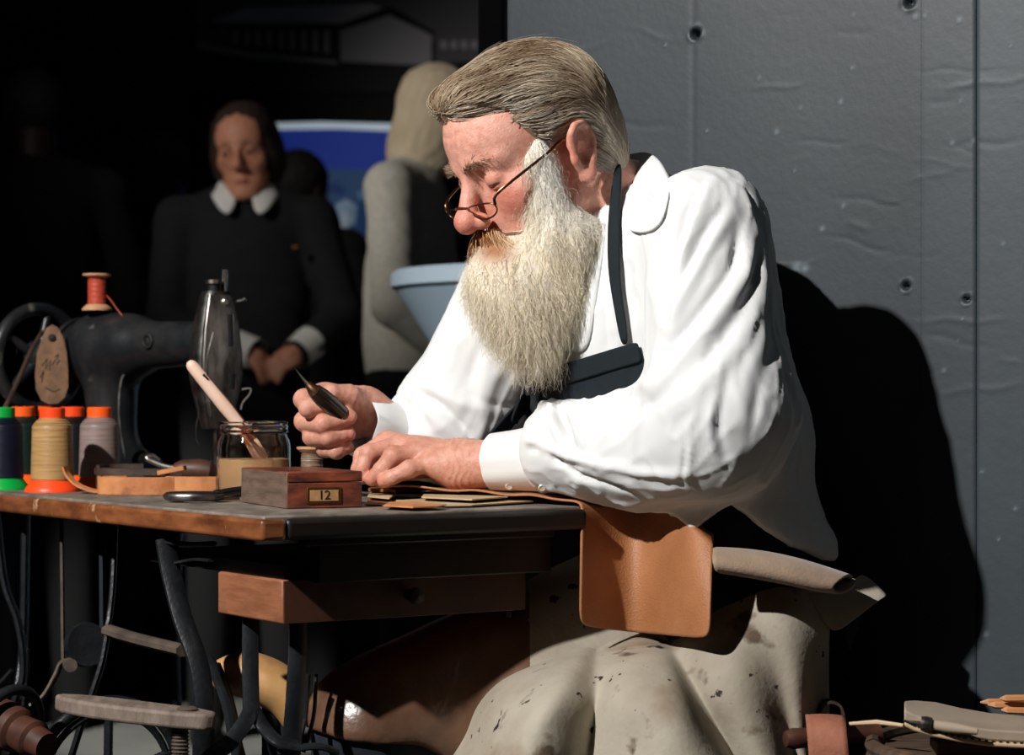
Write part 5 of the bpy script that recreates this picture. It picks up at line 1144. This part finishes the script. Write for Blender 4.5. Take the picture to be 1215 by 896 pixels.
# shoe sole, propped up
so = thing('shoe_sole', pt(1150, 860, 2.66), 'grey leather shoe sole with stitched pale welt on the round bench', 'shoe sole')
cols_ = [(1073, 842, 832), (1085, 848, 831), (1110, 855, 833), (1140, 861, 840), (1175, 866, 846), (1210, 868, 849), (1235, 869, 853)]
def solesheet(dz, wid):
    top_ = []
    for i, (x, f_, b_) in enumerate(cols_): top_.append((pt(x, f_, 2.62) + [0, 0, dz], pt(x, b_, 2.74) + [0, 0, dz]))
    return top_
def slab(name, dz0, dz1, m, parent, grow_=0.0):
    A = solesheet(dz0, 0); B = solesheet(dz1, 0); V = []; n = len(A)
    for (a, b) in A: g = (a - b) * grow_; V += [a + g, b - g]
    for (a, b) in B: g = (a - b) * grow_; V += [a + g, b - g]
    F = []
    for i in range(n - 1):
        F += [[2 * i, 2 * i + 1, 2 * i + 3, 2 * i + 2], [2 * n + 2 * i, 2 * n + 2 * i + 2, 2 * n + 2 * i + 3, 2 * n + 2 * i + 1], [2 * i, 2 * i + 2, 2 * n + 2 * i + 2, 2 * n + 2 * i], [2 * i + 1, 2 * n + 2 * i + 1, 2 * n + 2 * i + 3, 2 * i + 3]]
    F += [[0, 2 * n, 2 * n + 1, 1], [2 * n - 2, 2 * n - 1, 4 * n - 1, 4 * n - 2]]
    return MB().add(V, F).build(name, m, parent, bevel=.002)
slab('sole_leather', -.012, 0.0, M['sole'], so); slab('welt', -.018, -.0125, M['welt'], so, .05)
stt = MB()
for i in range(26):
    u = i / 25 * (len(cols_) - 1); j = min(int(u), len(cols_) - 2); f_ = u - j; A = solesheet(-.0122, 0); p_ = A[j][0] * (1 - f_) + A[j + 1][0] * f_; stt.box(p_ + [0, -.004, 0], (.0032, .003, .002))
stt.build('stitching', M['slot'], so)['kind'] = 'stuff'
MB().box(pt(1160, 885, 2.68), (.10, .05, .012)).build('prop_block', M['stump'], so)
PZ = BZ + 0.005
for i, (p0, p1, lb) in enumerate([((1163, 833.5), (1245, 832), 'orange wooden pencil, hindmost of the bundle at the right picture edge'), ((1172, 836.5), (1245, 838), 'orange wooden pencil in the middle of the bundle at the right picture edge'), ((1188, 842.5), (1245, 845), 'orange wooden pencil, frontmost of the bundle above the shoe sole'), ((1186, 829), (1245, 828), 'orange wooden pencil lying on top of the bundle at the right picture edge')]):
    t = thing('pencil', pt(*p0, 2.86), lb, 'pencil', 'pencils on the round bench'); A_, B_ = pt(*p0, 2.80 - .006 * i), pt(*p1, 2.79 - .006 * i); d_ = B_ - A_
    MB().tube([A_ + d_ * .12, B_], .0042, 6).build('shaft', M['stickwood'], t); MB().tube([A_, A_ + d_ * .12], [.0009, .0042], 6).build('sharpened_end', M['spoolwood'], t)
t = thing('wooden_stick', pt(1010, 862, 2.70), 'thin pale wooden stick lying along the bench beside the pinkish strap', 'stick'); MB().tube([pt(1008, 859, 2.69), pt(1040, 857, 2.68), pt(1072, 861, 2.66)], [.0022, .003, .0022], 8).build('shaft', M['welt'], t)
t = thing('bench_awl', pt(1094, 860, 2.62), 'small awl with steel ring and pale handle under the shoe sole', 'awl')
MB().lathe([(.001, -.006), (.0075, -.006), (.0085, 0), (.0075, .006), (.001, .006)], pt(1099, 859, 2.615), (1, -.1, -.1), 18).build('steel_ring', M['steel'], t); MB().tube([pt(1104, 860, 2.615), pt(1125, 863, 2.61), pt(1160, 868, 2.60)], [.0055, .0065, .004], 10).build('handle', M['sole'], t)
MB().tube([pt(1092, 858, 2.615), pt(1072, 855, 2.62)], [.002, .0008], 6).build('point', M['steel'], t)
sl = grid_sheet('leather_strap', [[pt(957, 851, 2.78), pt(980, 849, 2.78), pt(1001, 851, 2.78)], [pt(955, 847, 2.73), pt(980, 846, 2.72), pt(1003, 850, 2.72)], [pt(957, 862, 2.70), pt(981, 862, 2.695), pt(1004, 866, 2.69)], [pt(960, 896, 2.70), pt(983, 898, 2.695), pt(1008, 900, 2.69)], [pt(962, 935, 2.71), pt(985, 938, 2.70), pt(1010, 940, 2.70)]], M['pink_leather'], None, .003, 2)
tag(sl, 'pinkish brown leather strap hanging over the left edge of the round bench', 'strap')
t = thing('leather_loop', pt(985, 848, 2.80), 'dark brown leather loop behind the pinkish strap on the bench', 'leather'); mb = MB(); ribbon(mb, [pt(972, 856, 2.81), pt(974, 842, 2.81), pt(984, 834, 2.81), pt(997, 838, 2.81), pt(1002, 852, 2.81)], .03, .003, (0, 1, 0), 20); mb.build('loop', M['dark_leather'], t)
t = thing('mallet', pt(948, 876, 2.72), 'round worn wooden handle end poking out left of the pinkish strap', 'hand tool'); MB().lathe([(.0001, -.02), (.009, -.019), (.0125, -.01), (.012, 0), (.010, .03), (.010, .10), (.0001, .101)], pt(950, 876, 2.73), (1, .3, .02), 16).build('handle', M['handle_wood'], t)
# ------------------------------------------------------------------ onlookers behind
def person(base, yaw, sc, label, P, h=.007):
    """standing figure; local a forward, b left, c up in metres for a 1.65 m figure"""
    F_ = np.array([math.cos(yaw), math.sin(yaw), 0]); L_ = np.array([-F_[1], F_[0], 0]); A = np.stack([F_, L_, ez]); base = np.array(base, float)
    w = lambda q: base + sc * (np.asarray(q, float) @ A); loc = lambda p: ((p - base.astype(np.float32)) @ A.T.astype(np.float32)) / sc
    root = thing('person', base, label, 'person', None)
    tilt, turn = P.get('tilt', .05), P.get('turn', 0.0); ro_ = P.get('roll', 0.0)
    c, s = math.cos(tilt), math.sin(tilt); ct, s_t = math.cos(turn), math.sin(turn)
    f0 = np.array([ct, s_t, 0]); l0 = np.array([-s_t, ct, 0]); hf = f0 * c - ez * s; hu = f0 * s + ez * c; l1 = l0 * math.cos(ro_) + hu * math.sin(ro_); hu = hu * math.cos(ro_) - l0 * math.sin(ro_); HB = np.stack([hf, l1, hu]); ho = np.array([P.get('lean', .02), 0, 1.515]); hs = .95
    hl = lambda q: ((q - ho.astype(np.float32)) @ HB.T.astype(np.float32)) / hs; h2 = lambda q: ho + hs * (np.asarray(q, float) @ HB)
    sh, el_, wr = P['sh'], P['el'], P['wr']
    def fb(p):
        q = loc(p); d = f_head(hl(q), .85) * hs; d = smin(d, chain(q, [h2((-.03, 0, -.02)), (-.02, 0, 1.40), (-.01, 0, 1.33)], [.05, .05, .07]), .025)
        for k in (0, 1):
            a = np.array(wr[k]); e = np.array(el_[k]); dr = (a - e) / np.linalg.norm(a - e); hd = P['hand'][k]; 
            m = cap(q, e, a, .034, .024)
            tip = a + np.array(hd); pal = a * .5 + tip * .5; m = smin(m, cap(q, a, pal, .024, .025), .01)
            side = np.cross(np.array(hd), (0.5, .3, .6)); side /= np.linalg.norm(side) + 1e-9
            for i in range(4):
                o_ = side * (.0135 * (i - 1.5)); m = smin(m, chain(q, [pal + o_, tip + o_ + [0, 0, -.004], tip + o_ + np.array(hd) * .28 + np.array(P.get('curl', (0, 0, -.02)))], [.0105, .0095, .0075]), .004)
            m = smin(m, chain(q, [a * .7 + pal * .3, pal - side * .026, pal - side * .03 + np.array(hd) * .35], [.013, .011, .008]), .008)
            d = np.minimum(d, m)
        return d * sc
    lo, hi = base + [-.55, -.55, .7 * sc], base + [.55, .55, 1.75 * sc]
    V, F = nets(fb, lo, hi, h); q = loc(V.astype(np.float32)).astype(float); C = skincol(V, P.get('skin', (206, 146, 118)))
    hq = hl(q.astype(np.float32)); hq[:, 1] = np.abs(hq[:, 1])
    C = tint(C, .9 * np.exp(-((hq[:, 0] - .1) / .02) ** 2 - (hq[:, 1] / .022) ** 2 - ((hq[:, 2] + .071) / .006) ** 2), (150, 62, 58)); C = tint(C, .9 * np.exp(-((hq - np.array([.088, .034, .004])) ** 2).sum(1) / .010 ** 2), (50, 34, 30)); C = tint(C, .8 * np.exp(-((hq[:, 0] - .095) / .02) ** 2 - ((hq[:, 1] - .03) / .018) ** 2 - ((hq[:, 2] - .034) / .004) ** 2), (70, 50, 40))
    npmesh('body', V, F, M['skin'], root, True, colors=C)
    def ft(p, g=0.0):
        q = loc(p); d = ell(q, (0, 0, 1.20), (.115, .165, .24)); d = smin(d, ell(q, (.0, 0, .98), (.125, .165, .22)), .08); d = smin(d, chain(q, [sh[0], (-.01, 0, 1.385), sh[1]], [.058, .062, .058]), .05)
        for k in (0, 1): d = smin(d, chain(q, [sh[k], el_[k], np.array(wr[k]) * .95 + np.array(el_[k]) * .05], [.062, .052, .040], .02), .02)
        return smax(d, np.float32(P.get('hem', .84)) - q[:, 2], .01) * sc
    V, F = nets(ft, base + [-.6, -.6, .7 * sc], base + [.6, .6, 1.55 * sc], .011); V = V + vnormals(V, F) * (.004 * wnoise(V, 26, 7) + .002 * wnoise(V, 60, 8))[:, None]
    mi = None; ms_ = M[P['top']]
    if 'inner' in P:
        q = loc(V.astype(np.float32)); fc = q[F].mean(1); mi = ((np.abs(fc[:, 1] - .02) < .055) & (fc[:, 0] > .05)).astype(np.int32); ms_ = [M[P['top']], M[P['inner']]]
    npmesh(P.get('topname', 'sweater'), V, F, ms_, root, True, matidx=mi)
    def fl(p):
        q = loc(p); d = ell(q, (0, 0, .90), (.12, .16, .13))
        for s1 in (1, -1): d = smin(d, chain(q, [(0, .085 * s1, .85), (.01, .09 * s1, .48), (-.01, .1 * s1, .06)], [.088, .062, .05]), .03)
        return d * sc
    V, F = nets(fl, base + [-.4, -.4, 0], base + [.4, .4, 1.1 * sc], .018); npmesh('trousers', V, F, M[P['legs']], root, True)
    for s1 in (1, -1):
        cc = w((.05, .1 * s1, 0)); V, F = nets(lambda p: smax(ell(p, cc + [0, 0, .03], np.array((.13, .045, .05)), A), -p[:, 2] + np.float32(.001), .004), cc - .2, cc + .2, .014); npmesh('shoe', V, F, M['blackcloth'], root, True)
    kind = P['hair']
    def fh(p):
        q0 = loc(p); q = hl(q0); a, b, c_ = q[:, 0], np.abs(q[:, 1]), q[:, 2]; d = ell(q, (-.016, 0, .052), (.108, .09, .094))
        if kind == 'bob':
            d = smin(d, ell(q, (-.03, 0, -.02), (.088, .104, .092)), .04); face = ell(q, (.115, .006, -.072), (.072, .058, .105)); d = smax(d, -face, .012)
        elif kind == 'long':
            d = smin(d, ell(q, (-.01, 0, -.05), (.10, .095, .14)), .04); face = ell(q, (.125, 0, -.05), (.06, .045, .11)); d = smax(d, -face, .012)
        else: d = smax(d, -ell(q, (.12, 0, -.03), (.085, .085, .10)), .015); d = smax(d, -(c_ + .05), .02)
        return d * hs * sc
    hc = w(ho); V, F = nets(fh, hc - .3, hc + .3, .0065); hq = hl(loc(V.astype(np.float32))).astype(float); V = V + vnormals(V, F) * (.0035 * wnoise(hq * [1, 1, .22], 190, 3))[:, None]
    C = tint(np.tile(np.array(lin(P['hc'])), (len(V), 1)), .5 + .5 * wnoise(hq * [1, 1, .15], 260, 5), P['hc2']); npmesh('hair', V, F, M['hairbase'], root, True, colors=C)
    if P.get('collar'):
        for s1 in (1, -1): grid_sheet('collar_point', [[w((-.05, .062 * s1, 1.455)), w((.02, .066 * s1, 1.45)), w((.07, .042 * s1, 1.425)), w((.09, .014 * s1, 1.405))], [w((-.055, .085 * s1, 1.43)), w((.03, .092 * s1, 1.42)), w((.11, .07 * s1, 1.375)), w((.125, .034 * s1, 1.34))], ], M['cuffband'], root, .004, 2)
    if P.get('cuffs'):
        for k in (0, 1):
            a = np.array(wr[k]); e = np.array(el_[k]); d_ = (e - a) / np.linalg.norm(e - a); MB().tube([w(a - d_ * .028), w(a + d_ * .04)], [.040 * sc, .044 * sc], 20, False).build('shirt_cuff', M['cuffband'], root)
    if P.get('glasses'):
        for s1 in (1, -1): MB().torus(w(h2((.112, .034 * s1, .004))), A.T @ hf, .022, .0011, 24, 6).build('spectacle_rim', M['gold'], root)
    return root, w
M['navycloth'] = mat('black_navy_knit', (17, 20, 27), 0.9, c2=(12, 15, 20), scale=60); M['blackcloth'] = mat('black_cloth', (9, 10, 11), 0.9)
M['creamcloth'] = mat('cream_tweed', (226, 224, 212), 0.9, c2=(206, 203, 190), scale=90, bump=.001, bscale=300)
b1 = ((292 - CX) * 6.1 / FPX, 6.1, 0)
r_, w1 = person(b1, -math.pi / 2 + .06, 1.0, 'dark haired woman in navy sweater with white collar, hands clasped, watching behind the table',
    dict(sh=[(0, .175, 1.345), (0, -.175, 1.345)], el=[(.05, .25, 1.10), (.05, -.20, 1.08)], wr=[(.19, .150, 1.01), (.19, .015, 1.005)], hand=[(.03, -.055, -.03), (.03, .04, -.035)], curl=(0, 0, -.03), top='navycloth', legs='blackcloth', hair='bob', hc=(34, 24, 20), hc2=(58, 38, 30), collar=True, cuffs=True, glasses=True, tilt=.12, turn=-.18, roll=.10))
b2 = ((497 - CX) * 5.9 / FPX, 5.9, 0)
r_, w2 = person(b2, -math.pi / 2 + 1.2, 1.04, 'blonde woman in cream jacket standing behind the bearded man, face hidden by her hair',
    dict(sh=[(0, .165, 1.345), (0, -.165, 1.345)], el=[(.03, .22, 1.08), (.04, -.235, 1.07)], wr=[(.20, .18, .98), (.20, -.15, .93)], hand=[(.06, -.02, -.03), (.05, .03, -.05)], top='creamcloth', inner='blackcloth', topname='jacket', legs='blackcloth', hair='long', hc=(206, 188, 156), hc2=(230, 216, 188), tilt=.35, turn=.1, lean=.05, hem=.9))
dark = dict(sh=[(0, .18, 1.345), (0, -.18, 1.345)], el=[(.0, .24, 1.08), (.0, -.24, 1.08)], wr=[(.12, .2, .90), (.12, -.2, .90)], hand=[(.03, 0, -.07), (.03, 0, -.07)], top='blackcloth', legs='blackcloth', hair='short', hc=(20, 18, 16), hc2=(26, 22, 20), skin=(56, 40, 34))  # skin colour darkened to stand in for deep shadow
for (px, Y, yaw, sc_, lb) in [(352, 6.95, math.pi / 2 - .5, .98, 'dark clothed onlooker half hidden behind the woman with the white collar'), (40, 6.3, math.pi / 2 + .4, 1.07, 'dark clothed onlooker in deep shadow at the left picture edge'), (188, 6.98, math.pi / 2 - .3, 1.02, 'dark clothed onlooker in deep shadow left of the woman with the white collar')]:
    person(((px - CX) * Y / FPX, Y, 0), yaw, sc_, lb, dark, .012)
MB().lathe([(.0001, -.012), (.008, -.006), (.008, .006), (.0001, .012)], w1((.115, .13, 1.27)), (1, 0, .2), 12).build('brooch', M['brass'], None); o_ = bpy.data.objects.get('brooch'); tag(o_, 'small brass brooch on the navy sweater of the woman with clasped hands', 'brooch')
# bar table with stretch cover
tb_ = np.array([.125, 4.6, 0]); bar_t = thing('bar_table', tb_, 'standing table with pale blue stretch cover between the bearded man and the blonde woman', 'table')
M['cover'] = mat('pale_blue_stretch_cover', (158, 178, 192), 0.75); M['cover2'] = mat('pale_cover_top', (176, 194, 206), 0.7)
MB().lathe([(.31, .0), (.27, .2), (.19, .5), (.175, .66), (.20, .82), (.262, .96), (.325, 1.06), (.352, 1.10)], tb_, ez, 64, caps=True).build('stretch_skirt', M['cover'], bar_t)
MB().lathe([(.001, 1.098), (.352, 1.098), (.361, 1.104), (.361, 1.128), (.352, 1.136), (.001, 1.136)], tb_, ez, 64).build('table_top', M['cover2'], bar_t)
# ------------------------------------------------------------------ pictures and screen on the far wall
def panel(px0, py0, px1, py1, Y, th, name, m, parent=None):
    a, b = pt(px0, py1, Y), pt(px1, py0, Y); return MB().box(((a[0] + b[0]) / 2, Y + th / 2, (a[2] + b[2]) / 2), (b[0] - a[0], th, b[2] - a[2])).build(name, m, parent, smooth=False)
def G(v, e=0.0): return mat('print_grey_%d' % v, (v, v, int(v * 1.03)), 0.8)
PG = {10: G(14), 18: G(26), 26: G(44), 44: G(100), 60: G(120), 80: G(176), 104: G(206), 130: G(220)}
Yp = 7.52
po = thing('house_poster', pt(402, 270, Yp), 'large dark monochrome poster of a long low house on the back wall', 'poster')
panel(230, -60, 576, 300, Yp, .03, 'board', PG[18], po)
lay = [0]
def pp(pts, v, name='print'):
    lay[0] += 1; y = Yp - .0006 * lay[0]; m = PG[v] if isinstance(v, int) else v; P = [pt(a, b, y) for a, b in pts]; return MB().poly3(P, (0, -.0004, 0)).build(name, m, po, smooth=False)
pp([(233, 30), (233, -50), (572, -50), (572, 45), (400, 60), (300, 50)], 44); pp([(233, 52), (233, 34), (250, 30), (300, 40), (400, 55), (400, 74), (290, 66)], 44)
pp([(247, 27), (292, 9), (440, 4), (462, 12), (404, 28)], 104); pp([(247, 27), (404, 28), (404, 33), (247, 31)], 10)
pp([(268, 32), (402, 33), (402, 72), (280, 60)], 26); 
for i in range(9): x = 276 + i * 13.5; pp([(x, 36), (x + 7, 36), (x + 7, 54 + i * 1.2), (x, 53 + i * 1.2)], 80, 'printed_window')
pp([(404, 30), (462, 16), (512, 42), (512, 78), (404, 73)], 80); pp([(400, 30), (456, 9), (466, 9), (516, 38), (516, 43), (462, 18), (404, 36)], 18); pp([(516, 40), (574, 40), (574, 72), (516, 76)], 44)
for i in range(4): x = 523 + i * 12; pp([(x, 48), (x + 7, 48), (x + 7, 58), (x, 58)], 80, 'printed_window')
pp([(233, 50), (290, 60), (400, 72), (400, 76), (300, 70), (233, 58)], 80); pp([(233, 62), (300, 72), (420, 78), (574, 80), (574, 110), (233, 110)], 26)
Ys = 7.4; sc_ = thing('blue_screen', pt(400, 275, Ys), 'lit blue picture screen with pale top strip behind the onlookers', 'screen')
panel(318, 143, 476, 285, Ys, .12, 'housing', M['blackcloth'], sc_)
MB().poly3([pt(322, 147, Ys - .001), pt(472, 146, Ys - .001), pt(472, 282, Ys - .001), pt(322, 282, Ys - .001)], (0, -.0005, 0)).build('picture', M['screen'], sc_, smooth=False)
def sp_(pts, c, e, name='picture_patch'):
    lay[0] += 1; y = Ys - .002 - .0003 * (lay[0] % 40); return MB().poly3([pt(a, b, y) for a, b in pts], (0, -.0003, 0)).build(name, mat('screen_patch', c, .6, emit=e), sc_, smooth=False)
sp_([(322, 146), (380, 144.5), (472, 147), (472, 156), (400, 153), (322, 154)], (190, 205, 215), .45, 'top_strip')
sp_([(322, 198), (472, 203), (472, 282), (322, 282)], (36, 60, 92), .5)
for (a, b, c, d, col) in [(398, 236, 424, 268, (110, 130, 150)), (424, 222, 446, 240, (70, 100, 130)), (436, 244, 462, 274, (74, 96, 112)), (385, 216, 410, 232, (24, 46, 90)), (404, 250, 416, 278, (140, 152, 164)), (446, 210, 470, 226, (22, 70, 60))]:
    sp_([(a, b + 6), ((a + c) / 2, b), (c, b + 8), (c - 3, d), ((a + c) / 2 - 2, d - 4), (a + 2, d - 1)], col, .4)
fp_ = thing('foliage_picture', pt(30, 80, Yp), 'dim grey foliage picture in the top left corner of the back wall', 'picture')
panel(-80, -60, 70, 82, Yp, .03, 'board', M['blackcloth'], fp_)
rl = np.random.default_rng(12); lv = MB()
for i in range(170):
    x, y = rl.uniform(-20, 68), rl.uniform(-10, 80); a = rl.uniform(0, 3.14); l_, w_ = rl.uniform(4, 9), rl.uniform(1.5, 3); yy = Yp - .001 - i * .00002
    lv.poly3([pt(x + l_ * math.cos(a) * s1 - w_ * math.sin(a) * s2, y + l_ * math.sin(a) * s1 + w_ * math.cos(a) * s2, yy) for s1, s2 in ((1, 0), (0, 1), (-1, 0), (0, -1))], (0, -.0004, 0))
lv.build('printed_leaves', mat('print_leaf', (74, 76, 78), .8, c2=(30, 32, 34), scale=9, ramp=(.4, .6)), fp_, smooth=False)['kind'] = 'stuff'
pn = thing('wall_panel', pt(150, 300, 7.52), 'plain dark charcoal panel between the two pictures on the back wall', 'panel'); panel(73, -60, 227, 470, 7.52, .03, 'board', mat('charcoal_panel', (40, 43, 46), .85), pn)
